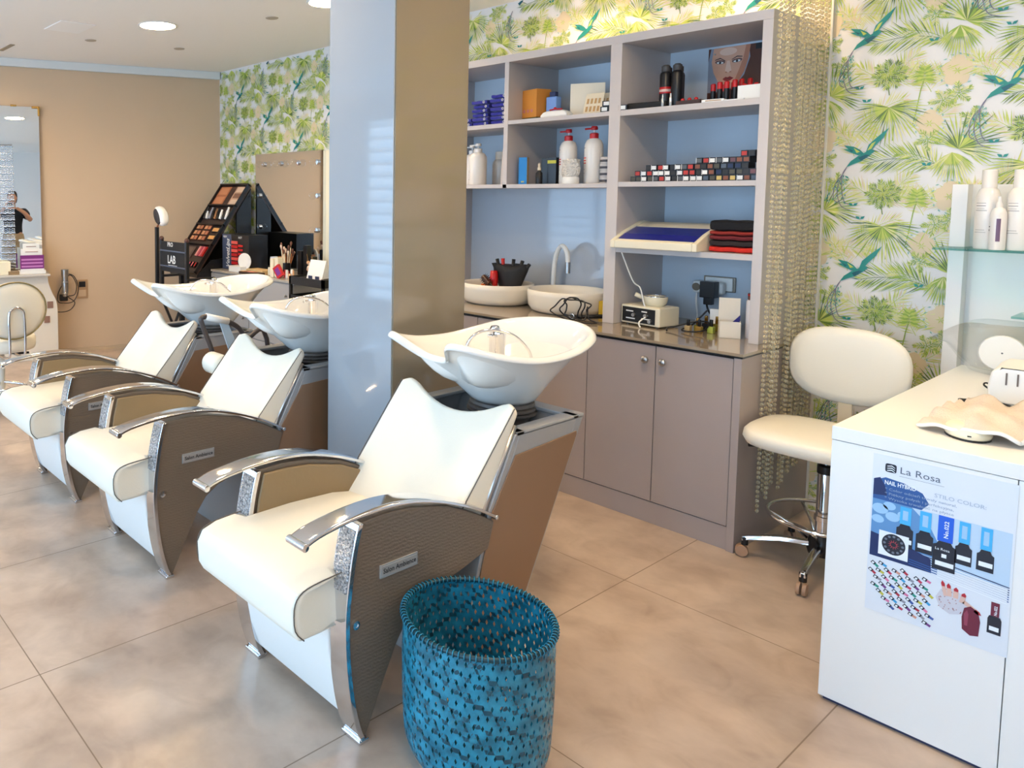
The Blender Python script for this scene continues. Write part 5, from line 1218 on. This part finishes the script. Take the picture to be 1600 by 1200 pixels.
# slanted tester stand
X0, X1 = -6.335, -5.860
t = thing('makeup_tester_stand', 'black slanted make-up tester stand leaning up beside the bulb mirror', 'display stand', (-6.10, 3.75, 0))
yb_, zb_, yt_, zt_ = 3.40, .76, 3.985, 1.555
def SL(u, v, off=0):      # u across, v up the slope
    dy, dz_ = yt_-yb_, zt_-zb_; L_ = sqrt(dy*dy+dz_*dz_); ny, nz = -dz_/L_, dy/L_
    return Vector((X0+(X1-X0)*u+6.10, yb_+dy*v+ny*off-3.75, zb_+dz_*v+nz*off))
m = MB()
for (a, b) in [(0, .025), (.975, 1)]:
    vs = [SL(a, 0), SL(b, 0), SL(b, 1), SL(a, 1)]; vs += [SL(a, 0, .03), SL(b, 0, .03), SL(b, 1, .03), SL(a, 1, .03)]
    m.add(vs, [(0,3,2,1),(4,5,6,7),(0,1,5,4),(1,2,6,5),(2,3,7,6),(3,0,4,7)], BLACK)
vs = [SL(0, 0, -.015), SL(1, 0, -.015), SL(1, 1, -.015), SL(0, 1, -.015), SL(0, 0, 0), SL(1, 0, 0), SL(1, 1, 0), SL(0, 1, 0)]
m.add(vs, [(0,3,2,1),(4,5,6,7),(0,1,5,4),(1,2,6,5),(2,3,7,6),(3,0,4,7)], mat('tray brown', (60, 42, 36), .35)); m.build('sloping_tray', t)
m = MB(); m.prism([(yb_-3.75+.01, zb_), (yt_-3.75, zb_), (yt_-3.75, zt_-.03), (yt_-3.75-.16, zt_-.26), (yt_-3.75-.16, zb_+.14), (-.20, zb_+.12)], X1+6.10-.004, X1+6.10+.010, BLACK); m.build('side_panel', t)
m = MB(); m.prism([(yb_-3.75+.01, zb_), (yt_-3.75, zb_), (yt_-3.75, zt_-.03)], X0+6.10-.010, X0+6.10+.004, BLACK); m.build('side_panel', t)
m = MB(); m.box(X0+6.10-.01, X1+6.10+.012, yb_-3.75, yt_-3.75, zb_-.03, zb_, BLACK); m.build('base_tray', t)
for v in (.005, .30, .52, .74, .985):
    vs = [SL(0, v), SL(1, v), SL(1, v+.012), SL(0, v+.012), SL(0, v, .034), SL(1, v, .034), SL(1, v+.012, .034), SL(0, v+.012, .034)]
    m = MB(); m.add(vs, [(0,3,2,1),(4,5,6,7),(0,1,5,4),(1,2,6,5),(2,3,7,6),(3,0,4,7)], BLACK); m.build('divider', t)
for (x, y) in [(X0+6.13, -.25), (X1+6.06, -.25), (X0+6.13, .20), (X1+6.06, .20)]:
    m = MB(); m.box(x-.02, x+.02, y-.02, y+.02, 0, zb_-.03, BLACKM); m.build('leg', t)
slope_ang = math.atan2(zt_-zb_, yt_-yb_)
def tester(name, label, cat, u, v, w, h, th, cols_, grid, group):
    m = MB(); m.box(-w/2, w/2, -h/2, h/2, 0, th, cols_[0])
    gx, gy = grid
    for i in range(gx):
        for j in range(gy):
            cw, ch_ = w/gx, h/gy; cx, cy = -w/2+cw*(i+.5), -h/2+ch_*(j+.5)
            m.box(cx-cw*.38, cx+cw*.38, cy-ch_*.38, cy+ch_*.38, th, th+.001, cols_[1+(i+j*gx) % (len(cols_)-1)])
    p = SL(u, v, .002)
    o = tag(m.build(name), label, cat, group); o.location = p+Vector((-6.10, 3.75, 0)); o.rotation_euler = (slope_ang, 0, 0)
SKN = [mat('pan%d' % i, c_, .5) for i, c_ in enumerate([(214, 150, 104), (196, 120, 84), (228, 176, 134), (170, 96, 66), (238, 200, 164)])]
PK = [mat('pink pan%d' % i, c_, .5) for i, c_ in enumerate([(226, 110, 120), (240, 160, 150), (210, 60, 70), (190, 80, 100)])]
GP2 = 'testers on the slanted stand'
tester('face_picture', 'copper coloured picture card at the top left of the slanted stand', 'picture', .22, .87, .19, .21, .006, [mat('copper card', (186, 110, 70), .4), mat('copper light', (214, 140, 96), .4)], (1, 2), GP2)
tester('brow_picture', 'beige picture card at the top right of the slanted stand', 'picture', .80, .87, .17, .21, .006, [mat('beige card', (206, 162, 130), .4), mat('beige card light', (230, 196, 166), .4), mat('brow brown', (140, 96, 74), .4)], (1, 3), GP2)
tester('dark_picture', 'dark picture card between the copper and beige cards on the stand', 'picture', .51, .87, .10, .21, .004, [mat('dark card', (88, 58, 48), .4), mat('dark card 2', (70, 44, 38), .4)], (1, 1), GP2)
k = 0
for j, v in enumerate([.355, .415, .475]):
    for i, u in enumerate([.16, .46]):
        tester('powder_quartet', 'quartet of beige powders, %s column of the %s row on the slanted stand' % (['left', 'second'][i], ['lowest', 'middle', 'upper'][j]), 'palette', u, v+.022, .12, .050, .010, [mat('brown quartet case', (96, 56, 40), .4)]+SKN[:3], (2, 1), GP2)
for j, v in enumerate([.39, .475]):
    tester('powder_compact', 'black-lidded gold powder compact, %s one at the right of the slanted stand' % ['lower', 'upper'][j], 'compact', .80, v, .13, .05, .014, [BLACK, mat('gold powder', (226, 166, 96), .4)], (1, 1), GP2)
for i in range(4): tester('lip_gloss', 'lip gloss tube, %s of four in the lower bay of the slanted stand' % ordn[i], 'lip gloss', .62+i*.075, .235, .026, .10, .014, [[PK[1], PK[3], PK[0], RED][i], [PK[1], PK[3], PK[0], RED][i]], (1, 1), GP2)
tester('dark_palette', 'dark square palette left of the lip glosses on the slanted stand', 'palette', .25, .22, .19, .12, .008, [mat('dark palette', (92, 74, 66), .4), mat('dark palette 2', (104, 86, 76), .4)], (1, 1), GP2)
for i in range(7): tester('lipstick_tester', 'lipstick, %s from the left in the bottom row of the slanted stand' % ordn[i], 'lipstick', .16+i*.11, .09, .022, .055, .016, [BLACK, [RED, PK[3], PK[0]][i % 3]], (1, 1), GP2)
rr = random.Random(2)
for i in range(9):
    c_ = [BLACK, WHITE, mat('silver grey', (150, 150, 160), .3), BLACK, mat('bronze', (150, 100, 60), .4), BLACK, WHITE, BLACK, WHITE][i]
    m = MB(); h = rr.uniform(.07, .12); m.lathe([(0, 0), (.014, 0), (.014, h*.7), (.010, h*.75), (.010, h), (0, h)], c_, n=12)
    p = SL(.10+i*.10, .60, .015)+Vector((-6.10, 3.75, 0))
    simple('foundation_bottle', '%s cosmetic tube, %s from the left in the upper bay of the slanted stand' % (['black', 'white', 'silver', 'black', 'bronze', 'black', 'white', 'black', 'white'][i], ordn[i]), 'cosmetic tube', m, (p.x, p.y, p.z-.004), 0, 'tubes in the upper bay of the slanted stand', smooth=True, auto=40)
    C.objects[-1].rotation_euler = (radians(-20), radians(rr.uniform(-15, 15)), 0)
# lipstick display box with script lettering
t = thing('lipstick_display', 'black display box of red lip tubes with white script lettering on its side', 'display box', (-5.60, 3.76, .8025))
m = MB(); m.box(-.235, .19, -.10, .10, 0, .315, BLACK); m.build('box', t, bevel=.002)
m = MB(); m.box(-.232, -.085, -.1012, -.10, .004, .312, mat('display blue grey', (74, 84, 110), .4)); 
m.text('VelvetLips', .078, WHITE, Matrix.Translation((-.115, -.1020, .012)) @ Matrix.Rotation(pi/2, 4, 'X') @ Matrix.Rotation(pi/2, 4, 'Z'), shear=.35, sx=.80, bold=True)
m.text('NEW', .026, WHITE, TXT(-.215, -.102, .282), bold=True); m.text('HOT', .026, WHITE, TXT(.03, -.102, .282), bold=True); m.build('printed_front', t)
for j in range(6):
    m = MB(); m.box(-.075, .02, -.108, -.1012, .052+j*.036, .078+j*.036, [RED, mat('coral', (230, 90, 80), .35)][j % 2]); m.build('lip_tube', t)
    if j < 4: m = MB(); m.prism([(.03, .10+j*.036), (.10, .104+j*.036), (.10, .118+j*.036), (.03, .122+j*.036)], -.106, -.1012, RED, axis='y'); m.build('lip_tube', t)
# things on the make-up counter
m = MB(); m.lathe([(0, -.004), (.07, -.004), (.07, .004), (0, .004)], WHITE, (0, 0, .095), 30, axis='y'); m.box(-.05, .05, -.03, .03, 0, .006, WHITE); m.box(-.012, .012, -.004, .004, 0, .04, WHITE)
simple('round_white_mirror', 'white round vanity disc standing before the lipstick display', 'table mirror', m, (-5.43, 3.63, .803), .3, smooth=False, bevel=.001)
bx('white_low_box', 'white low box on the counter left of the wooden tray', 'box', -5.50, 3.62, .803, .18, .10, .05, WHITE, group=None)
bx('beige_flat_box', 'beige flat box lying behind the open eye palette', 'box', -5.27, 3.68, .803, .24, .12, .035, mat('beige box', (216, 184, 130), .5))
t = thing('eye_palette', 'open brown eye-shadow palette at the counter front edge', 'palette', (-5.25, 3.58, .803), .1)
m = MB(); m.box(-.13, .13, -.035, .035, 0, .02, mat('dark palette case', (66, 44, 34), .4)); m.build('case', t, bevel=.002)
for i in range(4): m = MB(); m.box(-.12+i*.045, -.082+i*.045, -.025, .025, .0205, .0225, [mat('gold powder', (1, 1, 1)), SKN[3], PK[1], SKN[1]][i]); m.build('pan', t)
bx('wooden_block', 'brown wooden block behind the brushes on the counter', 'block', -5.20, 3.86, .803, .06, .05, .14, mat('brown wood', (170, 106, 50), .5))
bx('blue_white_box', 'pale box with blue pattern behind the round white disc', 'box', -5.30, 3.87, .803, .09, .06, .13, mat('pale blue box', (196, 206, 222), .5))
bx('white_skin_box', 'tall white carton of the pair standing near the counter front', 'carton', -4.985, 3.62, .803, .045, .05, .15, mat('cream carton', (242, 228, 196), .5))
bx('cream_skin_box', 'second cream carton right beside the tall white carton', 'carton', -4.935, 3.63, .803, .045, .05, .16, CREAM)
m = MB(); m.box(-.035, .035, -.012, .012, 0, .10, RED); m.box(-.022, .022, -.013, -.012, .02, .08, mat('violet label', (130, 50, 140), .5)); o = simple('red_packet', 'red packet with violet label leaning on the cream carton', 'packet', m, (-4.86, 3.60, .815), .2, bevel=.001); o.rotation_euler = (0, radians(-35), .2)
rr = random.Random(8)
t = thing('brush_pot', 'dark pot of copper-handled make-up brushes before the bulb mirror', 'brush pot', (-5.06, 3.80, .803))
m = MB(); m.lathe([(0, 0), (.035, 0), (.038, .10), (.034, .10), (.032, .01), (0, .01)], BLACK, n=20); m.build('pot', t, smooth=True, auto=40)
for i in range(14):
    a, b = rr.uniform(0, 6.28), rr.uniform(.0, .35); h = rr.uniform(.17, .26)
    m = MB(); p0 = Vector((.018*cos(a), .018*sin(a), .02)); p1_ = p0+Vector((cos(a)*sin(b), sin(a)*sin(b), cos(b)))*h
    m.tube([p0, p0*.2+p1_*.8], .0035, [mat('copper handle', (196, 120, 70), .3, metal=.6), CREAM][i % 2], 6); m.tube([p0*.2+p1_*.8, p0*.05+p1_*.95, p1_], [.004, .010, .004], [mat('brush hair', (120, 76, 60), .8), mat('brush hair pale', (230, 200, 180), .8)][i % 3 == 0], 8)
    m.build('brush', t, smooth=True)
for i in range(12):
    x, y = -5.12+.035*(i % 6)*1.2+.02*sin(i*3), 3.66+.03*(i//6)+.01*cos(i*5)
    h = rr.uniform(.03, .07); c_ = [CREAM, PK[1], mat('gold lid', (206, 160, 90), .3, metal=.5), WHITE, SKN[2], RED][i % 6]
    if -5.01 < x < -4.91 and y < 3.70: x += .13
    m = MB(); m.lathe([(0, 0), (.013, 0), (.013, h*.7), (.010, h), (0, h)], c_, n=12)
    simple('small_cosmetic', 'small %s pot, %s in the cluster at the brush pot' % (['cream', 'pink', 'gold-lidded', 'white', 'beige', 'red'][i % 6], ordn[i]), 'cosmetic pot', m, (x, y, .803), 0, 'small pots before the bulb mirror', smooth=True, auto=40)
for i in range(3):
    bx('black_pencil_box', 'tall black pencil box, %s of three before the bulb mirror' % ['left', 'middle', 'right'][i], 'pencil box', -4.98+i*.075, 3.90+.0*i, .803, .05, .05, [.20, .25, .16][i], BLACK, group='black pencil boxes')
m = MB(); 
for i in range(26):
    a = rr.uniform(0, 6.28); r_ = rr.uniform(.0, .07); z = .05+rr.uniform(0, .07); m.sphere((r_*cos(a), r_*sin(a)*.6, z), .016, [CREAM, mat('blossom', (232, 206, 180), .8), SKN[2]][i % 3], 6, 4)
    if i % 2 == 0: m.tube([(0, 0, .0), (r_*cos(a)*1.4, r_*sin(a), z+.07)], .0015, mat('twig', (150, 110, 60), .7), 4)
simple('dried_flowers', 'bunch of dried beige flowers at the right foot of the bulb mirror', 'flowers', m, (-4.74, 3.82, .803), smooth=True)
# black trolley with cards
t = thing('black_trolley', 'black tool trolley right of the grey make-up counter', 'trolley', (-4.36, 3.62, 0))
for z in (.14, .42, .66, .80):
    m = MB(); m.box(-.20, .20, -.17, .17, z, z+.012, BLACK); m.box(-.20, .20, -.17, -.163, z+.012, z+.06, BLACK); m.box(-.20, .20, .163, .17, z+.012, z+.06, BLACK); m.box(-.20, -.193, -.163, .163, z+.012, z+.06, BLACK); m.box(.193, .20, -.163, .163, z+.012, z+.06, BLACK); m.build('tray', t)
for x in (-.19, .19):
    for y in (-.16, .16): m = MB(); m.box(x-.01, x+.01, y-.01, y+.01, .05, .86, BLACKM); l_ = m.build('post', t); m = MB(); m.sphere((x, y, .025), .025, BLACK); m.build('caster', l_, smooth=True)
m = MB(); m.prism([(-.04, 0), (.05, 0), (.02, .17), (.012, .17)], -.09, .09, WHITE)
for k in range(2): m.box(-.06+k*.08, -.02+k*.08, -.036, -.030, .03, .055, mat('dark blue print', (60, 66, 96), .5))
simple('white_card_stand', 'white tent card on the black trolley by the pillar', 'card', m, (-4.36, 3.56, .815), 0)
for i, (x, lab) in enumerate([(-4.50, 'black clip heap on the left of the trolley top'), (-4.26, 'black clip heap on the right of the trolley top')]):
    m = MB()
    for k in range(9): a = k*.7; m.tube([(.03*cos(a), .03*sin(a), .008+.004*k), (.05*cos(a+1.5), .04*sin(a+1.5), .012+.004*k)], .006, BLACK, 6)
    simple('black_clips', lab, 'clips', m, (x, 3.54, .813), smooth=True)
m = MB(); m.tube([(-.06, 0, .006), (.07, .01, .006)], .006, mat('rose metal', (206, 160, 140), .3, metal=.5), 8); simple('rose_tweezers', 'rose coloured tweezers on the second trolley tray', 'tweezers', m, (-4.40, 3.50, .673), smooth=True)
# tall folding make-up chair, seen from behind
t = thing('directors_chair', 'black folding make-up chair with LAB on its back, behind the farthest basin', 'chair', (-5.68, 3.05, 0))
m = MB(); m.box(-.155, .27, -.012, .006, .82, 1.075, BLACKM); R = []
m.text('LAB', .095, WHITE, TXT(-.03, -.014, .895), bold=True, sx=.85); m.text('PRO', .05, WHITE, TXT(-.03, -.014, 1.035), bold=True); m.box(-.02, .13, -.0135, -.012, .876, .880, WHITE)
m.build('back_cloth', t, bevel=.003)
for z in (.868, .998):
    m = MB(); m.box(-.155, .275, -.018, -.012, z-.006, z+.006, mat('shiny strap', (88, 96, 112), .25)); m.build('strap', t)
for (x, z1) in [(-.245, 1.19), (-.160, 1.09), (.275, 1.09)]:
    m = MB(); m.box(x-.015, x+.015, -.015, .015, .58, z1, BLACK); m.build('post', t, bevel=.003)
for x in (-.16, .275):
    m = MB(); m.sphere((x, 0, 1.095), .022, mat('brown knob', (84, 50, 40), .4)); m.build('finial', t, smooth=True)
    m = MB(); m.box(x-.022, x+.022, -.01, .26, .765, .785, BLACK); m.build('armrest', t, bevel=.004)
    m = MB(); m.tube([(x, -.02, .02), (x, .24, .62)], .012, BLACK, 6); m.build('leg', t); m = MB(); m.tube([(x, .24, .02), (x, -.02, .62)], .012, BLACK, 6); m.build('leg', t)
    m = MB(); m.box(x-.012, x+.012, .22, .245, .62, .77, BLACK); m.build('arm_post', t)
m = MB(); m.box(-.16, .275, .0, .25, .60, .625, BLACKM); m.build('seat', t, bevel=.004)
m = MB(); m.tube([(-.16, .11, .31), (.275, .11, .31)], .010, BLACK, 6); m.tube([(-.16, .0, .07), (.275, .0, .07)], .010, BLACK, 6); m.build('stretcher', t)
m = MB(); m.tube([(-.245, 0, 1.18), (-.20, -.0, 1.23)], .008, mat('copper rod', (170, 110, 80), .3, metal=.6), 6); m.build('headrest_rod', t)
m = MB(); R = []
for (k, y) in [(.6, -.03), (.95, -.02), (1, .0), (.95, .03), (.6, .05)]: R.append([(-.170+.075*k*cos(a*pi/12)+.035*k*sin(a*pi/12)*-1, y, 1.285+.085*k*sin(a*pi/12)) for a in range(24)])
m.rings(R, WHITE); m.build('headrest', t, smooth=True)
m = MB(); m.rings([[(-.185+.05*k*cos(a*pi/12)-.03*k*sin(a*pi/12), y, 1.28+.068*k*sin(a*pi/12)) for a in range(24)] for k, y in [(1, -.028), (.9, -.036)]], mat('dark mesh', (52, 50, 52), .7)); m.build('headrest_mesh', t, smooth=True)
for i, (x, c_) in enumerate([(.02, PK[0]), (.09, RED), (.16, CREAM)]):
    m = MB(); m.sphere((0, 0, .03), .035, c_, 10, 8, (1.2, .8, .8)); simple('makeup_sponge', '%s sponge on the seat of the black folding chair' % ['pink', 'red', 'cream'][i], 'sponge', m, (-5.68+x, 3.12, .627), smooth=True)
# ================================================================== BETWEEN THE FAR CHAIRS
t = thing('dark_frame_stand', 'dark metal frame with a white grip between the middle and farthest chairs', 'frame', (-3.22, 1.95, 0))
m = MB(); m.tube(catmull([(0, .12, .012), (0, .03, .60), (0, -.045, .82), (0, -.055, .865), (0, -.02, .872)], 6), .013, mat('dark grey tube', (82, 74, 72), .35, metal=.3), 8); m.build('tube_leg', t, smooth=True)
m = MB(); m.tube([(0, -.03, .872), (0, .10, .835)], .018, WHITE, 12); m.build('grip', t, smooth=True)
m = MB(); m.tube(catmull([(0, .10, .835), (0, .16, .80), (0, .22, .74), (0, .34, .72), (0, .40, .012)], 5), .013, mat('dark grey tube', (1, 1, 1)), 8); m.build('tube_leg', t, smooth=True)
m = MB(); m.add([(-.004, .05, .835), (-.004, .10, .825), (-.004, .22, .56), (-.004, .16, .54), (.004, .05, .835), (.004, .10, .825), (.004, .22, .56), (.004, .16, .54)], [(0,3,2,1),(4,5,6,7),(0,1,5,4),(1,2,6,5),(2,3,7,6),(3,0,4,7)], mat('pale strap', (190, 204, 212), .4)); m.build('strap', t)
m = MB(); m.tube([(.0, .12, .02), (.0, .40, .02)], .012, mat('dark grey tube', (1, 1, 1)), 8); m.build('foot_bar', t)
def lean(name, label, cat, mb, loc, **k): return simple(name, label, cat, mb, loc, **k)
t = thing('side_table', 'low white side table behind the middle chair holding packets', 'table', (-3.24, 2.62, 0))
m = MB(); m.box(-.14, .14, -.14, .14, .47, .49, WHITE); m.build('top', t, bevel=.003)
m = MB(); m.lathe([(0, 0), (.10, 0), (.10, .012), (.015, .02), (.015, .47), (0, .47)], STEEL, n=20); m.build('leg', t, smooth=True, auto=40)
m = MB(); m.box(-.05, .05, -.02, .02, 0, .24, mat('green packet', (112, 160, 84), .5)); simple('green_packet', 'green packet standing on the low side table', 'packet', m, (-3.30, 2.62, .491), .4, bevel=.002)
m = MB(); m.box(-.03, .03, -.02, .02, 0, .20, mat('teal packet', (86, 150, 166), .5)); simple('teal_packet', 'teal packet beside the green one on the low side table', 'packet', m, (-3.19, 2.62, .491), .2, bevel=.002)
m = MB(); m.prism([(-.05, 0), (.05, 0), (.004, .20), (-.004, .20)], -.07, .07, WHITE, axis='x'); m.box(-.04, .04, -.048, -.040, .03, .10, mat('lilac frame', (120, 100, 116), .5))
simple('white_tent_card', 'white tent card seen through the dip of the middle backrest', 'card', m, (-3.14, 2.53, .491), .2)
m = MB(); R = []
for (k, x) in [(.3, -.062), (.8, -.058), (1, -.04), (1, .04), (.8, .058), (.3, .062)]: R.append([(x, .052*k*cos(a*pi/10), .052*k*sin(a*pi/10)) for a in range(20)])
m.rings(R, WHITE_L); simple('neck_cushion', 'small white roll cushion stuck out at the left of the middle backrest', 'cushion', m, (-3.105, 1.905, .66), 0, smooth=True)
# ================================================================== SEEN ONLY IN THE MIRRORS AND GLOSSY GLASS
def curtain(name, label, x0, y0, x1, y1, n, ztop, zbot, rot=0):
    t = thing(name, label, 'bead curtain', (x0, y0, ztop))
    m = MB(); m.tube([(0, 0, 0), (x1-x0, y1-y0, 0)], .01, STEEL, 8); m.build('rail', t)
    m = MB(); z = -.03; k = 0
    while z > zbot-ztop:
        m.sphere((0, 0, z), .013 if k % 3 else .02, mat('silver bead', (226, 232, 240), .12, metal=.8), 6, 4); z -= .034 if k % 3 else .05; k += 1
    s0 = m.build('bead_strand', t, smooth=True)
    for i in range(n):
        o = s0 if i == 0 else s0.copy()
        if i: C.objects.link(o); o.parent = t
        o.location = ((x1-x0)*i/(n-1), (y1-y0)*i/(n-1), -.006*(i % 3))
curtain('silver_bead_curtain', 'silver bead curtain reflected at the left edge of the wall mirror', .34, .55, .34, 1.27, 26, 2.62, .1)
curtain('silver_bead_curtain', 'silver bead curtain near the windows, glinting in the pillar glass', -6.45, -.9, -4.9, -.9, 34, 2.62, .1)
def person(x, y, rz):
    t = thing('person', 'person in black t-shirt and beige trousers with raised arms, reflected in the wall mirror', 'person', (x, y, 0), rz)
    SKIN = mat('skin', (206, 150, 118), .5); HAIR = mat('dark hair', (44, 32, 26), .7); TEE = mat('black t-shirt', (24, 24, 28), .8); TRO = mat('beige trousers', (176, 150, 116), .8)
    def skin(name, nodes, edges, m_, parent, root, lv=2):
        me = bpy.data.meshes.new(name); me.from_pydata([n[:3] for n in nodes], edges, []); me.materials.append(m_)
        o = bpy.data.objects.new(name, me); C.objects.link(o); o.parent = parent
        md = o.modifiers.new('skin', 'SKIN'); md.use_smooth_shade = True
        for i, n in enumerate(nodes):
            sv = me.skin_vertices[0].data[i]; sv.radius = (n[3], n[4] if len(n) > 4 else n[3]); sv.use_root = (i == root)
        q = o.modifiers.new('sub', 'SUBSURF'); q.levels = lv; q.render_levels = lv
        return o
    # faces +X in local space; y is the left-hand side
    N = [(0,0,.98,.125,.16),(0,0,1.12,.105,.145),(.0,0,1.28,.115,.165),(0,0,1.42,.10,.15),(0,0,1.50,.055,.06),(.015,0,1.57,.052,.052),
         (0,.17,1.43,.058),(.06,.30,1.26,.048),(.22,.20,1.42,.038),(.30,.10,1.50,.028),   # left arm raised
         (0,-.17,1.43,.058),(.06,-.33,1.27,.048),(.22,-.22,1.42,.038),(.30,-.10,1.50,.028),
         (0,.09,.92,.10,.11),(.01,.10,.50,.065),(-.02,.10,.09,.045),(0,-.09,.92,.10,.11),(.01,-.10,.50,.065),(-.02,-.10,.09,.045),(.10,.10,.04,.04,.03),(.10,-.10,.04,.04,.03)]
    Ed = [(0,1),(1,2),(2,3),(3,4),(4,5),(3,6),(6,7),(7,8),(8,9),(3,10),(10,11),(11,12),(12,13),(0,14),(14,15),(15,16),(16,20),(0,17),(17,18),(18,19),(19,21)]
    body = skin('body', N, Ed, SKIN, t, 0)
    m = MB(); R = []
    for (z, rx, ry, cx) in [(1.54,.045,.045,.02),(1.575,.062,.056,.03),(1.61,.082,.068,.03),(1.66,.098,.076,.02),(1.71,.100,.078,.012),(1.755,.088,.072,.008),(1.79,.055,.05,.004),(1.802,.01,.01,0)]:
        R.append([(cx+rx*cos(a*pi/12), ry*sin(a*pi/12), z) for a in range(24)])
    m.rings(R, SKIN)
    m.add([(.105,-.012,1.66),(.105,.012,1.66),(.112,0,1.70),(.135,0,1.655),(.112,0,1.645)], [(0,3,2),(1,2,3),(0,4,3),(1,3,4)], SKIN)
    for sy in (-1, 1): m.sphere((.100, sy*.032, 1.70), .011, WHITE, 8, 6); m.sphere((.109, sy*.032, 1.70), .005, BLACK, 6, 4); m.sphere((.01, sy*.080, 1.685), .022, SKIN, 8, 6, (.8, .35, 1.2))
    m.sphere((.100, 0, 1.617), .018, mat('lip skin', (170, 92, 84), .5), 10, 6, (.45, 1.2, .35)); m.build('head', t, smooth=True)
    m = MB(); R = []
    for (z, rx, ry, cx) in [(1.60,.06,.07,-.045),(1.66,.088,.085,-.03),(1.72,.098,.090,-.018),(1.77,.098,.084,-.006),(1.81,.070,.060,0),(1.825,.01,.01,0)]: R.append([(cx+rx*cos(a*pi/12), ry*sin(a*pi/12), z) for a in range(24)])
    m.rings(R, HAIR); m.build('hair', t, smooth=True)
    skin('t_shirt', [(0,0,.98,.165,.205),(0,0,1.12,.125,.165),(0,0,1.28,.135,.185),(0,0,1.43,.115,.165),(0,0,1.485,.07,.075),(0,.18,1.43,.078),(.04,.255,1.34,.070),(0,-.18,1.43,.078),(.04,-.27,1.34,.070)], [(0,1),(1,2),(2,3),(3,4),(3,5),(5,6),(3,7),(7,8)], TEE, t, 0)
    m = MB()
    m.rings([[(rx*cos(a*pi/12), ry*sin(a*pi/12), z) for a in range(24)] for z, rx, ry in [(.80,.11,.17),(.86,.145,.20),(.95,.150,.195),(1.03,.140,.180)]], TRO)
    for sy in (-1, 1): m.tube(catmull([(0, sy*.09, .93), (.01, sy*.10, .72), (.01, sy*.10, .50), (-.01, sy*.10, .28), (-.02, sy*.10, .09)], 2), [.105,.108,.108,.104,.098,.090,.084,.080,.078], TRO, 14)
    m.build('trousers', t, smooth=True)
    for sy in (-1, 1):
        m = MB(); m.rings([[(.03+(.15 if cos(a*pi/10) > 0 else .08)*k*cos(a*pi/10), sy*.10+.05*k*sin(a*pi/10), z) for a in range(20)] for k, z in [(1, 0), (1.02, .03), (.85, .07), (.6, .10)]], WHITE); m.build('shoe', t, smooth=True)
        # hand: palm and five fingers round the phone
        px, py, pz = .315, sy*.085, 1.515
        hn = [(px, py, pz, .024, .014), (px+.02, py-sy*.02, pz+.035, .026, .013)]; he = [(0, 1)]
        for f_, (dy, dz2, ln) in enumerate([(.020, .030, .9), (.007, .036, 1.0), (-.007, .036, .95), (-.019, .030, .75)]):
            b0 = len(hn); hn += [(px+.03, py-sy*.025+dy*.6, pz+.05+dz2*.3, .0088), (px+.045, py-sy*(.045*ln)+dy*.5, pz+.062+dz2*.6, .008), (px+.035, py-sy*(.066*ln)+dy*.4, pz+.06+dz2*.5, .007)]; he += [(1, b0), (b0, b0+1), (b0+1, b0+2)]
        b0 = len(hn); hn += [(px-.005, py-sy*.02, pz+.015, .010), (px-.005, py-sy*.045, pz+.03, .009), (px-.002, py-sy*.06, pz+.045, .008)]; he += [(0, b0), (b0, b0+1), (b0+1, b0+2)]
        skin('hand', hn, he, SKIN, t, 0)
    return t
person(.74, 1.20, pi)
m = MB(); m.box(-.004, .004, -.078, .078, -.038, .038, BLACK); simple('phone', 'black phone held up by the person in the wall mirror', 'phone', m, (.74-.325, 1.20, 1.56), bevel=.003)
